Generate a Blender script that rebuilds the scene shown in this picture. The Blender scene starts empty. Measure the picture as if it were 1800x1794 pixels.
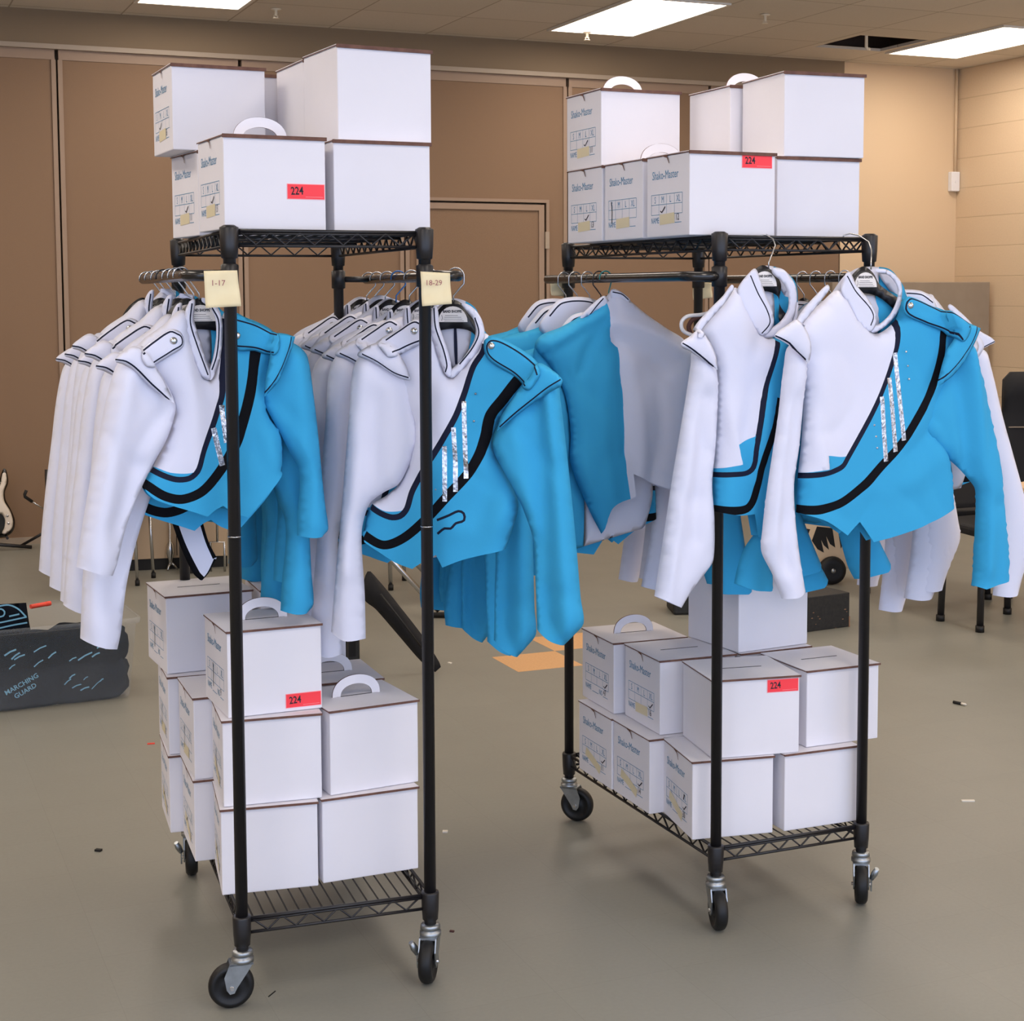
import bpy, bmesh, math, random
import numpy as np
from mathutils import Vector, Matrix, noise
from mathutils.geometry import delaunay_2d_cdt
random.seed(7)
SC = bpy.context.scene
COL = SC.collection
PI = math.pi

# ------------------------------------------------------------------ camera model (frame 1800 x 1794)
F, PITCH, ROLL, CX, CY, HC = 2823.88, .0829, -.0028, 950., 750., 1.5822
C0 = np.array([0, 0, HC])
_cp, _sp, _c, _s = math.cos(PITCH), math.sin(PITCH), math.cos(ROLL), math.sin(ROLL)
FW = np.array([0, _cp, -_sp]); _up = np.array([0, _sp, _cp]); _r = np.array([1., 0, 0])
RX = _c*_r + _s*_up; UY = -_s*_r + _c*_up
def ray(x, y): return FW + RX*(x-CX)/F - UY*(y-CY)/F
def onz(x, y, z): d = ray(x, y); return C0 + d*(z-HC)/d[2]
def ony(x, y, Y): d = ray(x, y); return C0 + d*Y/d[1]
def onpl(x, y, p, n):
    d = ray(x, y); n = np.array(n); return C0 + d*(np.dot(n, np.array(p)-C0)/np.dot(n, d))
RK = [(-.6669, 3.4687, .3414), (.4357, 3.918, .4066)]
RW, RL = .4336, .8906
def loc(r, u, v, z):
    x, y, a = RK[r]
    return np.array([x+u*math.cos(a)-v*math.sin(a), y+u*math.sin(a)+v*math.cos(a), z])

cam = bpy.data.cameras.new('camera'); camo = bpy.data.objects.new('camera', cam); COL.objects.link(camo)
cam.sensor_width = 36; cam.sensor_fit = 'HORIZONTAL'; cam.lens = F/1800*36
cam.shift_x = (900-CX)/1800; cam.shift_y = (CY-897)/1800; cam.clip_start = .05
m = Matrix.Identity(4)
for i in range(3):
    m[i][0] = RX[i]; m[i][1] = UY[i]; m[i][2] = -FW[i]; m[i][3] = C0[i]
camo.matrix_world = m
SC.camera = camo
SC.view_settings.view_transform = 'Standard'; SC.view_settings.look = 'None'
SC.view_settings.gamma = 1; SC.view_settings.use_curve_mapping = False
SC.view_settings.exposure = 0.0

# ------------------------------------------------------------------ materials
def lin(c):
    return tuple(((v/255)/12.92 if v/255 <= .04045 else ((v/255+.055)/1.055)**2.4) for v in c)
def mat(name, rgb, rough=.6, metal=0., bump=None, var=None, emit=None, spec=None, sheen=0., coat=0.):
    ma = bpy.data.materials.new(name); ma.use_nodes = True
    nt = ma.node_tree; b = nt.nodes['Principled BSDF']
    c = lin(rgb)+(1,)
    b.inputs['Base Color'].default_value = c
    b.inputs['Roughness'].default_value = rough; b.inputs['Metallic'].default_value = metal
    if spec is not None: b.inputs['Specular IOR Level'].default_value = spec
    if sheen: b.inputs['Sheen Weight'].default_value = sheen
    if coat: b.inputs['Coat Weight'].default_value = coat
    tc = nt.nodes.new('ShaderNodeTexCoord')
    if var:
        n = nt.nodes.new('ShaderNodeTexNoise'); n.inputs['Scale'].default_value = var[0]; n.inputs['Detail'].default_value = 4
        nt.links.new(tc.outputs['Object'], n.inputs['Vector'])
        mx = nt.nodes.new('ShaderNodeMix'); mx.data_type = 'RGBA'
        mx.inputs[6].default_value = c; mx.inputs[7].default_value = lin(var[1])+(1,)
        rp = nt.nodes.new('ShaderNodeValToRGB'); rp.color_ramp.elements[0].position = .35; rp.color_ramp.elements[1].position = .7
        nt.links.new(n.outputs['Fac'], rp.inputs['Fac']); nt.links.new(rp.outputs['Color'], mx.inputs[0])
        nt.links.new(mx.outputs[2], b.inputs['Base Color'])
    if bump:
        n = nt.nodes.new('ShaderNodeTexNoise'); n.inputs['Scale'].default_value = bump[0]; n.inputs['Detail'].default_value = 3
        nt.links.new(tc.outputs['Object'], n.inputs['Vector'])
        bp = nt.nodes.new('ShaderNodeBump'); bp.inputs['Strength'].default_value = bump[1]; bp.inputs['Distance'].default_value = .002
        nt.links.new(n.outputs['Fac'], bp.inputs['Height']); nt.links.new(bp.outputs['Normal'], b.inputs['Normal'])
    if emit:
        b.inputs['Emission Color'].default_value = lin(emit[0])+(1,); b.inputs['Emission Strength'].default_value = emit[1]
    return ma

MT = {}
MT['white_cloth'] = mat('white_cloth', (222, 223, 239), .85, bump=(900, .15), sheen=.1, spec=.2)
MT['blue_cloth'] = mat('blue_cloth', (58, 164, 212), .85, bump=(900, .15), spec=.2)
MT['black_cloth'] = mat('black_cloth', (14, 15, 20), .9, bump=(900, .2), spec=.15)
MT['navy'] = mat('navy_piping', (20, 25, 48), .7, spec=.2)
MT['lining'] = mat('lining', (205, 205, 218), .7)
MT['silver_foil'] = mat('silver_foil', (240, 240, 242), .28, 1., bump=(130, 1.0), var=(150, (120, 120, 128)))
MT['silver'] = mat('silver_metal', (205, 205, 205), .25, 1.)
MT['chrome'] = mat('chrome_wire', (190, 190, 190), .22, 1.)
MT['zinc'] = mat('zinc_plate', (176, 182, 186), .38, 1., var=(30, (150, 154, 158)))
MT['rack_black'] = mat('black_powder_coat', (26, 24, 26), .38, bump=(400, .1), spec=.5)
MT['rod_black'] = mat('glossy_black_rod', (30, 28, 28), .22, spec=.6)
MT['rubber'] = mat('black_rubber', (17, 17, 18), .5, spec=.4)
MT['plastic_black'] = mat('black_plastic', (20, 21, 27), .35)
MT['plastic_blue'] = mat('blue_plastic', (30, 100, 165), .35)
MT['plastic_teal'] = mat('teal_plastic', (20, 120, 120), .35)
MT['plastic_white'] = mat('white_plastic', (235, 235, 240), .35)
MT['card'] = mat('white_cardboard', (234, 231, 236), .75, var=(3, (228, 225, 231)), spec=.25)
MT['kraft'] = mat('kraft_cut_edge', (118, 84, 70), .9, var=(60, (96, 66, 58)))
MT['ink_blue'] = mat('blue_print', (80, 140, 178), .8)
MT['ink_black'] = mat('black_marker', (35, 35, 45), .8)
MT['ink_red'] = mat('red_pen', (150, 80, 90), .8)
MT['tape'] = mat('yellowed_tape', (224, 212, 178), .5)
MT['red_label'] = mat('red_sticker', (255, 62, 72), .6)
MT['red_rim'] = mat('pink_sticker_rim', (255, 160, 165), .6)
MT['sticky'] = mat('yellow_paper', (240, 226, 186), .8, var=(20, (234, 216, 172)))
MT['label_paper'] = mat('label_paper', (236, 230, 226), .7)
MT['partition'] = mat('partition_fabric', (144, 119, 97), .95, bump=(500, .4), var=(350, (136, 110, 89)), spec=.1)
MT['partition_trim'] = mat('partition_trim', (156, 132, 112), .6)
MT['track'] = mat('track_metal', (166, 150, 132), .5)
MT['bulkhead'] = mat('bulkhead_paint', (134, 116, 94), .9)
MT['cream'] = mat('cream_paint', (218, 193, 160), .8)
MT['grille'] = mat('fixture_frame', (225, 222, 215), .5)
MT['lamp'] = mat('lamp_diffuser', (255, 255, 255), .5, emit=((255, 240, 224), 8.5))
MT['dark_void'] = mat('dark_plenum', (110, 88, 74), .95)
MT['ceil_hook'] = mat('white_paint_metal', (225, 215, 195), .5)
MT['grey_panel'] = mat('grey_panel', (150, 136, 120), .8, var=(8, (144, 130, 114)))
MT['wood_tan'] = mat('plywood', (222, 188, 150), .5, var=(20, (205, 168, 130)))
MT['guitar_black'] = mat('guitar_lacquer', (16, 15, 17), .12, coat=.5)
MT['pickguard'] = mat('white_pickguard', (236, 222, 205), .3)
MT['case_black'] = mat('scuffed_black_case', (24, 26, 27), .6, var=(60, (40, 38, 36)), bump=(200, .4))
MT['scuff'] = mat('scuff_wood', (150, 112, 84), .8)
MT['shirt_black'] = mat('black_shirt_cloth', (12, 16, 23), .95, bump=(60, .8), var=(14, (22, 28, 38)), spec=.1)
MT['shirt_print'] = mat('light_blue_print', (120, 176, 205), .8)
MT['orange'] = mat('orange_red_plastic', (240, 80, 60), .5)
MT['brown'] = mat('brown_strap', (78, 48, 44), .8)
MT['tan_tile'] = mat('tan_floor_tile', (214, 168, 118), .45, var=(120, (204, 156, 108)))
MT['mesh_black'] = mat('black_chair_fabric', (18, 18, 22), .85, bump=(700, .4))
MT['debris'] = mat('white_paper_scrap', (225, 218, 205), .8)
MT['claw'] = mat('matte_black_paint', (16, 15, 15), .7)
MT['beige_panel'] = mat('beige_laminate', (190, 165, 135), .7)

# clear bin plastic
def bin_mat():
    ma = bpy.data.materials.new('clear_bin_plastic'); ma.use_nodes = True; nt = ma.node_tree
    out = nt.nodes['Material Output']; b = nt.nodes['Principled BSDF']
    b.inputs['Base Color'].default_value = lin((205, 212, 220))+(1,); b.inputs['Roughness'].default_value = .3
    t = nt.nodes.new('ShaderNodeBsdfTransparent'); mx = nt.nodes.new('ShaderNodeMixShader')
    n = nt.nodes.new('ShaderNodeTexNoise'); n.inputs['Scale'].default_value = 5
    mp = nt.nodes.new('ShaderNodeMapRange'); mp.inputs[3].default_value = .10; mp.inputs[4].default_value = .18
    tc = nt.nodes.new('ShaderNodeTexCoord'); nt.links.new(tc.outputs['Object'], n.inputs['Vector'])
    nt.links.new(n.outputs['Fac'], mp.inputs[0]); nt.links.new(mp.outputs[0], mx.inputs[0])
    nt.links.new(t.outputs[0], mx.inputs[1]); nt.links.new(b.outputs[0], mx.inputs[2]); nt.links.new(mx.outputs[0], out.inputs['Surface'])
    return ma
MT['bin'] = bin_mat()

# room surfaces with pattern, in room coordinates (s along back wall, t out from it)
TH = math.radians(23.45); HCL = 3.352
K0 = onz(1685, 122, HCL)
E1 = np.array([math.cos(TH), math.sin(TH), 0]); NN = np.array([math.sin(TH), -math.cos(TH), 0])
def room(s, t, z): return K0*[1, 1, 0] + E1*s + NN*t + np.array([0, 0, z])
ROOM_M = Matrix(((E1[0], -NN[0], 0, K0[0]), (E1[1], -NN[1], 0, K0[1]), (0, 0, 1, 0), (0, 0, 0, 1)))
# room-local frame: x = s, y = -t (away from camera), z up

def tile_mat(name, rgb, joint, sx, sy, off, jw, rough, var, bump=0., plane='XY', brick=False, jbump=.0, rvar=None):
    ma = bpy.data.materials.new(name); ma.use_nodes = True; nt = ma.node_tree; b = nt.nodes['Principled BSDF']
    tc = nt.nodes.new('ShaderNodeTexCoord')
    sep = nt.nodes.new('ShaderNodeSeparateXYZ'); nt.links.new(tc.outputs['Object'], sep.inputs[0])
    cmb = nt.nodes.new('ShaderNodeCombineXYZ')
    a, c = {'XY': (0, 1), 'XZ': (0, 2), 'YZ': (1, 2)}[plane]
    nt.links.new(sep.outputs[a], cmb.inputs[0]); nt.links.new(sep.outputs[c], cmb.inputs[1])
    mp = nt.nodes.new('ShaderNodeMapping'); mp.inputs['Location'].default_value = (off[0], off[1], 0)
    nt.links.new(cmb.outputs[0], mp.inputs['Vector'])
    br = nt.nodes.new('ShaderNodeTexBrick'); br.offset = .5 if brick else 0.; br.squash = 1.
    br.inputs['Scale'].default_value = 1; br.inputs['Brick Width'].default_value = sx; br.inputs['Row Height'].default_value = sy
    br.inputs['Mortar Size'].default_value = jw; br.inputs['Mortar Smooth'].default_value = .3; br.inputs['Bias'].default_value = 0
    br.inputs['Color1'].default_value = lin(rgb)+(1,); br.inputs['Color2'].default_value = lin(var)+(1,)
    br.inputs['Mortar'].default_value = lin(joint)+(1,)
    nt.links.new(mp.outputs[0], br.inputs['Vector'])
    n = nt.nodes.new('ShaderNodeTexNoise'); n.inputs['Scale'].default_value = 90; n.inputs['Detail'].default_value = 5
    nt.links.new(tc.outputs['Object'], n.inputs['Vector'])
    mr = nt.nodes.new('ShaderNodeMapRange'); mr.inputs[3].default_value = .93; mr.inputs[4].default_value = 1.07
    nt.links.new(n.outputs['Fac'], mr.inputs[0])
    mul = nt.nodes.new('ShaderNodeMix'); mul.data_type = 'RGBA'; mul.blend_type = 'MULTIPLY'; mul.inputs[0].default_value = 1
    nt.links.new(br.outputs['Color'], mul.inputs[6]); nt.links.new(mr.outputs[0], mul.inputs[7])
    nt.links.new(mul.outputs[2], b.inputs['Base Color'])
    b.inputs['Roughness'].default_value = rough
    if rvar:
        n2 = nt.nodes.new('ShaderNodeTexNoise'); n2.inputs['Scale'].default_value = 2.5; n2.inputs['Detail'].default_value = 6
        nt.links.new(tc.outputs['Object'], n2.inputs['Vector'])
        m2 = nt.nodes.new('ShaderNodeMapRange'); m2.inputs[3].default_value = rvar[0]; m2.inputs[4].default_value = rvar[1]
        nt.links.new(n2.outputs['Fac'], m2.inputs[0]); nt.links.new(m2.outputs[0], b.inputs['Roughness'])
    if bump or jbump:
        bp = nt.nodes.new('ShaderNodeBump'); bp.inputs['Strength'].default_value = bump+jbump; bp.inputs['Distance'].default_value = .004
        inv = nt.nodes.new('ShaderNodeMath'); inv.operation = 'SUBTRACT'; inv.inputs[0].default_value = 1
        nt.links.new(br.outputs['Fac'], inv.inputs[1]); nt.links.new(inv.outputs[0], bp.inputs['Height'])
        nt.links.new(bp.outputs['Normal'], b.inputs['Normal'])
    return ma
MT['floor'] = tile_mat('vinyl_floor_tile', (136, 135, 126), (129, 128, 119), .305, .305, (.1, .05), .0012, .4, (134, 133, 124), rvar=(.3, .46))
MT['ceiling'] = tile_mat('acoustic_ceiling_tile', (214, 206, 194), (168, 156, 140), .68, .663, (.43-.68*0, -.55+.663*2-.663), .006, .95, (208, 200, 187))
MT['block'] = tile_mat('painted_block', (220, 197, 166), (204, 180, 148), 47., .2345, (0, -.065), .004, .75, (218, 194, 163), jbump=.6, plane='YZ', brick=True)

# ------------------------------------------------------------------ mesh builder
class MB:
    def __init__(s): s.v = []; s.f = []; s.m = []; s.sm = []
    def add(s, vs, fs, mi=0, smooth=False):
        o = len(s.v); s.v += [tuple(map(float, v)) for v in vs]
        for f in fs: s.f.append([i+o for i in f]); s.m.append(mi); s.sm.append(smooth)
        return s
    def box(s, a, b, mi=0, M=None):
        (x0, y0, z0), (x1, y1, z1) = a, b
        vs = [(x0,y0,z0),(x1,y0,z0),(x1,y1,z0),(x0,y1,z0),(x0,y0,z1),(x1,y0,z1),(x1,y1,z1),(x0,y1,z1)]
        if M is not None: vs = [tuple(M @ Vector(v)) for v in vs]
        return s.add(vs, [(0,3,2,1),(4,5,6,7),(0,1,5,4),(1,2,6,5),(2,3,7,6),(3,0,4,7)], mi)
    def tube(s, pts, r, n=8, mi=0, closed=False, caps=True):
        pts = [Vector(p) for p in pts]; N = len(pts); rings = []
        rr = r if isinstance(r, (list, tuple)) else [r]*N
        prev = None
        for i, p in enumerate(pts):
            if closed: t = pts[(i+1) % N]-pts[i-1]
            else: t = pts[min(i+1, N-1)]-pts[max(i-1, 0)]
            if t.length < 1e-9: t = Vector((0, 0, 1))
            t.normalize()
            if prev is None:
                a = Vector((0, 0, 1)) if abs(t.z) < .9 else Vector((1, 0, 0))
                u = t.cross(a).normalized()
            else: u = (prev - t*prev.dot(t)).normalized()
            prev = u; w = t.cross(u)
            rings.append([p + (u*math.cos(2*PI*k/n)+w*math.sin(2*PI*k/n))*rr[i] for k in range(n)])
        vs = [v for g in rings for v in g]; fs = []
        for i in range(N if closed else N-1):
            j = (i+1) % N
            for k in range(n): fs.append((i*n+k, i*n+(k+1) % n, j*n+(k+1) % n, j*n+k))
        s.add(vs, fs, mi, True)
        if caps and not closed:
            s.add(rings[0], [tuple(range(n))[::-1]], mi); s.add(rings[-1], [tuple(range(n))], mi)
        return s
    def lathe(s, c, prof, n=20, mi=0, axis='z', M=None):
        vs = []; fs = []
        for (r, h) in prof:
            for k in range(n):
                a = 2*PI*k/n; p = (r*math.cos(a), r*math.sin(a), h)
                if axis == 'y': p = (p[0], p[2], p[1])
                if axis == 'x': p = (p[2], p[0], p[1])
                p = Vector(p)
                if M is not None: p = M @ p
                vs.append(p+Vector(c))
        for i in range(len(prof)-1):
            for k in range(n): 
                q = (i*n+k, i*n+(k+1) % n, (i+1)*n+(k+1) % n, (i+1)*n+k)
                fs.append(q if axis != 'y' else q[::-1])
        return s.add(vs, fs, mi, True)
    def prism(s, pts2, y0, y1, mi=0, M=None, smooth_side=False):   # outline in xz, extruded along y
        n = len(pts2); vs = [(p[0], y0, p[1]) for p in pts2]+[(p[0], y1, p[1]) for p in pts2]
        if M is not None: vs = [tuple(M @ Vector(v)) for v in vs]
        s.add(vs, [tuple(range(n)), tuple(range(2*n-1, n-1, -1))], mi)
        return s.add(vs, [(i, i+n, (i+1) % n+n, (i+1) % n) for i in range(n)], mi, smooth_side)
    def build(s, name, mats, parent=None, loc=None, rz=0., bevel=0., fix=True):
        me = bpy.data.meshes.new(name); me.from_pydata(s.v, [], s.f)
        mats = mats if isinstance(mats, (list, tuple)) else [mats]
        for k in mats: me.materials.append(MT[k] if isinstance(k, str) else k)
        me.polygons.foreach_set('material_index', s.m); me.polygons.foreach_set('use_smooth', s.sm)
        if fix:
            bm = bmesh.new(); bm.from_mesh(me); bmesh.ops.remove_doubles(bm, verts=bm.verts, dist=1e-6)
            bmesh.ops.recalc_face_normals(bm, faces=bm.faces); bm.to_mesh(me); bm.free()
        me.update()
        return link(name, me, parent, loc, rz, bevel)
def link(name, me, parent=None, loc=None, rz=0., bevel=0.):
    o = bpy.data.objects.new(name, me); COL.objects.link(o)
    if parent is not None: o.parent = parent
    if loc is not None: o.location = [float(v) for v in loc]
    if rz: o.rotation_euler = (0, 0, rz)
    if bevel:
        b = o.modifiers.new('bevel', 'BEVEL'); b.width = bevel; b.segments = 2; b.limit_method = 'ANGLE'
    return o
def tag(o, label, cat, group=None):
    o['label'] = label; o['category'] = cat
    if group: o['group'] = group
    return o
def thing(name, label, cat, loc=(0, 0, 0), rz=0., group=None):
    o = bpy.data.objects.new(name, None); COL.objects.link(o); o.empty_display_size = .05
    o.location = [float(v) for v in loc]; o.rotation_euler = (0, 0, rz)
    return tag(o, label, cat, group)
def struct(o): o['kind'] = 'structure'; return o
def kids(o): return [c for c in bpy.data.objects if c.parent == o]
def dup(root, tree, loc, rz, label, group=None):
    """copy a thing and its (pre-listed) parts/sub-parts"""
    c = root.copy(); COL.objects.link(c); c.location = [float(v) for v in loc]; c.rotation_euler = (0, 0, rz)
    c['label'] = label
    if group: c['group'] = group
    new = []
    for p, subs in tree:
        q = p.copy(); COL.objects.link(q); q.parent = c; new.append(q)
        for sp in subs:
            w = sp.copy(); COL.objects.link(w); w.parent = q
    return c, new
def tree_of(root): return [(p, kids(p)) for p in kids(root)]

_fc = {}
def text_geo(body, size, sx=1., bold=0.):
    key = (body, size, sx, bold)
    if key in _fc: return _fc[key]
    cu = bpy.data.curves.new('t', 'FONT'); cu.body = body; cu.size = size; cu.offset = bold; cu.resolution_u = 2
    o = bpy.data.objects.new('t', cu); COL.objects.link(o)
    dg = bpy.context.evaluated_depsgraph_get(); me = bpy.data.meshes.new_from_object(o.evaluated_get(dg))
    vs = [(v.co.x*sx, v.co.y) for v in me.vertices]; fs = [tuple(p.vertices) for p in me.polygons]
    bpy.data.objects.remove(o); bpy.data.curves.remove(cu); bpy.data.meshes.remove(me)
    _fc[key] = (vs, fs); return vs, fs
def put_text(mb, body, size, fn, sx=1., mi=0, center=False, bold=0., rot=0.):
    vs, fs = text_geo(body, size, sx, bold)
    if not vs: return
    dx = (min(v[0] for v in vs)+max(v[0] for v in vs))/2 if center else 0
    c, s = math.cos(rot), math.sin(rot)
    mb.add([fn((v[0]-dx)*c-v[1]*s, (v[0]-dx)*s+v[1]*c) for v in vs], fs, mi)
def strip(mb, pts, w, fn, mi=0):
    """a thin flat band along a polyline, drawn in the 2D frame of fn"""
    n = len(pts); P = [np.array(p, float) for p in pts]; L = []; Rr = []
    for i in range(n):
        t = P[min(i+1, n-1)]-P[max(i-1, 0)]; t = t/(np.linalg.norm(t)+1e-12); q = np.array([-t[1], t[0]])*w/2
        L.append(P[i]+q); Rr.append(P[i]-q)
    mb.add([fn(*p) for p in L]+[fn(*p) for p in Rr], [(i, i+n, i+1+n, i+1) for i in range(n-1)], mi)

# ================================================================== THE ROOM
def room_obj(name, mb, mats, parent=None, bevel=0.):
    o = mb.build(name, mats, parent, bevel=bevel)
    if parent is None: o.matrix_world = ROOM_M
    return o
S0, S1, T1 = -15.2, 0.0, 12.9     # room extents along the back wall / out from it
fl = struct(room_obj('floor', MB().box((S0, -T1, -.08), (S1, 0, 0)), 'floor'))
def room_local(P): d = np.array(P)-K0*[1, 1, 0]; return np.array([d@E1, -(d@NN), P[2]])
a = room_local(onz(925, 1180, 0))
q0 = room_local(onz(975, 1144, 0))
tl = .30
for k in (0, 1):
    x0, y0 = (q0[0]-tl, q0[1]-tl) if k == 0 else (q0[0], q0[1])
    room_obj('tan_tile', MB().box((x0, y0, -.002), (x0+tl, y0+tl, .0006)), 'tan_tile', fl)
struct(fl)

# ceiling: tiles with fixture openings (fixtures hang 2 mm below the tile plane, one tile is missing)
hs0, hs1, ht0, ht1 = -1.72, -1.15, .565, 1.135
cb = MB(); z0, z1 = HCL, HCL+.02
xs = [S0, hs0, hs1, S1]; ys = [-T1, -ht1, -ht0, 0]
for i in range(3):
    for j in range(3):
        if i == 1 and j == 1: continue
        cb.box((xs[i], ys[j], z0), (xs[i+1], ys[j+1], z1))
ce = struct(room_obj('ceiling', cb, 'ceiling'))
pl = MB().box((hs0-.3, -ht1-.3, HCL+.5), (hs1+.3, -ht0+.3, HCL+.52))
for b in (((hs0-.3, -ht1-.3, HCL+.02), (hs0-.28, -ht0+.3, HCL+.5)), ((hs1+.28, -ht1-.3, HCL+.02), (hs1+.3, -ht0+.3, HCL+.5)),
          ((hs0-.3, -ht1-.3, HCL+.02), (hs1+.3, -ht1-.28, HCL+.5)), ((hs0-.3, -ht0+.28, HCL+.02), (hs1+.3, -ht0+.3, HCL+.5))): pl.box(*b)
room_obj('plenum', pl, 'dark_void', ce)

# back wall: painted block stretch, folding partition, bulkhead above it
PE = -1.10
wb = MB().box((PE, 0, 0), (S1+.2, .2, HCL)); struct(room_obj('wall_back', wb, 'block_xz' if 'block_xz' in MT else 'cream'))
struct(room_obj('wall_bulkhead', MB().box((S0, -.03, 3.14), (PE, .2, HCL)), 'bulkhead'))
tr = MB().box((S0, -.045, 3.112), (PE, .0, 3.142)); struct(room_obj('trim_1', tr, 'track'))
tr = MB().box((S0, -.012, 0), (PE, .0, .045)); struct(room_obj('baseboard_back', tr, 'track'))
struct(room_obj('seam_light_block', MB().box((S0, .1, 0), (PE, .2, 3.14)), 'bulkhead'))  # unseen sheet added to stop light leaking through the partition seams
struct(room_obj('wall_right', MB().box((S1, -T1, 0), (S1+.2, 0.2, HCL)), 'block'))
struct(room_obj('baseboard_right', MB().box((S1-.012, -T1, 0), (S1, 0, .1)), 'claw'))
struct(room_obj('bounce_wall_left', MB().box((S0-.2, -T1, 0), (S0, 0.2, HCL)), 'cream'))  # unseen, added to close the left side; its cream gives warm bounce light
seams = [S0, -13.91, -12.75, -11.59, -10.43, -9.27, -8.11, -6.95, -5.79, -4.665, -3.43, -2.27, PE]
part = thing('folding_partition', 'tall brown fabric folding partition of flat panels along the back wall', 'partition')
part.matrix_world = ROOM_M
DL, DR, DT = -4.56, -3.60, 2.225
for i in range(len(seams)-1):
    s0, s1 = seams[i]+.012, seams[i+1]-.012
    if i == 9:   # panel with the pass door
        pm = MB().box((s0, 0, .045), (DL, .08, 3.05)).box((DR, 0, .045), (s1, .08, 3.05)).box((DL, 0, DT), (DR, .08, 3.05))
    else: pm = MB().box((s0, 0, .045), (s1, .08, 3.05))
    room_obj('panel', pm, 'partition', part)
    jm = MB()
    for dx in (-.034, .006): jm.box((seams[i+1]+dx, -.012, .045), (seams[i+1]+dx+.028, .02, 3.05))
    if i < len(seams)-2: room_obj('edge_strip', jm, 'partition_trim', part)
    room_obj('head_rail', MB().box((s0, -.008, 3.05), (s1, .06, 3.112)), 'partition_trim', part)
dr = MB().box((DL+.012, .004, .05), (DR-.012, .05, DT-.012)); dob = room_obj('pass_door', dr, 'partition', part)
fr = MB().box((DR-.055, -.01, .05), (DR-.014, .01, DT-.014)).box((DL+.014, -.01, .05), (DL+.055, .01, DT-.014)).box((DL+.055, -.01, DT-.055), (DR-.055, .01, DT-.014))
room_obj('door_stile', fr, 'partition_trim', dob)
room_obj('door_frame', MB().box((DR, -.016, .05), (DR+.022, .02, DT+.022)).box((DL-.022, -.016, .05), (DL, .02, DT+.022)).box((DL, -.016, DT), (DR, .02, DT+.022)), 'partition_trim', part)
room_obj('hinge', MB().box((DR-.012, -.028, 1.9), (DR+.018, -.012, 2.02)), 'track', dob)

# ceiling fixtures on the tile grid
def fixture(s, t, label, group):
    r = thing('ceiling_light', label, 'light', (0, 0, 0), 0, group); r.matrix_world = ROOM_M @ Matrix.Translation((s, -t, HCL))
    w, l = .655, 1.33
    MBf = MB()
    for b in (((0, -l, -.012), (.022, 0, .0)), ((w-.022, -l, -.012), (w, 0, .0)), ((.022, -.022, -.012), (w-.022, 0, 0)), ((.022, -l, -.012), (w-.022, -l+.022, 0))): MBf.box(*b)
    MBf.build('frame', 'grille', r)
    MB().box((.022, -l+.022, -.006), (w-.022, -.022, -.002)).build('diffuser', 'lamp', r)
    return r
nm = {0: 'rightmost', 1: 'middle', 2: 'leftmost'}
for k, s in enumerate((-1.085, -3.82, -6.555, -9.29, -12.025)):
    for j, t in enumerate((.53, 3.22, 5.91, 8.60, 11.29)):
        if j == 0 and k < 3: fixture(s, t, ['bright ceiling light panel nearest the right wall, beside the missing tile', 'bright ceiling light panel at the top centre, above the right rack',
                                  'bright ceiling light panel cut off at the top left of the photo'][k], 'ceiling light panels')
        else: fixture(s, t, 'ceiling light panel out of view above the racks', 'ceiling light panels')
# sprinkler heads and a bent hook under the ceiling
def sprinkler(px, py, label, hook=False):
    P = room_local(onz(px, py, HCL)); r = thing('ceiling_hook' if hook else 'sprinkler_head', label, 'hook' if hook else 'sprinkler'); r.matrix_world = ROOM_M @ Matrix.Translation((P[0], P[1], HCL))
    if hook:
        MB().tube([(0, 0, .3), (0, 0, -.075), (.012, 0, -.09), (.028, 0, -.088)], .011, 8).build('bent_rod', 'ceil_hook', r)
    else:
        MB().lathe((0, 0, 0), [(0, -.0), (.035, -.002), (.03, -.008), (.009, -.012), (.009, -.045), (.0, -.046)], 14).build('stem', 'ceil_hook', r)
        MB().lathe((0, 0, -.06), [(0, 0), (.02, 0), (.02, .003), (0, .003)], 12).tube([(-.012, 0, -.04), (-.012, 0, -.058)], .002, 6).tube([(.012, 0, -.04), (.012, 0, -.058)], .002, 6).build('deflector', 'ceil_hook', r)
sprinkler(1345, 25, 'small sprinkler head on the ceiling right of the centre light')
sprinkler(1032, 55, 'small sprinkler head under the ceiling at the end of the centre light')
sprinkler(485, 15, 'small sprinkler head on the ceiling right of the top left light')
sprinkler(1523, 63, 'white bent rod hanging in the opening of the missing ceiling tile', True)
# thermostat with conduit in the corner
r = thing('wall_sensor', 'small white box on the block wall below a thin conduit in the corner', 'sensor'); r.matrix_world = ROOM_M
MB().box((-.085, -.05, 2.385), (-.005, 0, 2.54)).build('housing', 'plastic_white', r, bevel=.006)
MB().tube([(-.028, -.015, 2.54), (-.028, -.015, HCL)], .012, 8).build('conduit', 'cream', r)
MB().tube([(-.045, -.05, 2.46), (-.045, -.056, 2.46)], .01, 10).build('knob', 'plastic_white', r)
# grey freestanding board against the back wall
gb = thing('grey_board', 'grey fabric display board standing in front of the cream corner wall', 'board'); gb.matrix_world = ROOM_M
MB().box((-1.50, -.5, .06), (.0-.05, -.44, 1.66)).build('panel', 'grey_panel', gb, bevel=.006)
for sx in (-1.4, -.2): MB().box((sx, -.66, 0), (sx+.05, -.28, .06)).build('foot', 'rack_black', gb)

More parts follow.
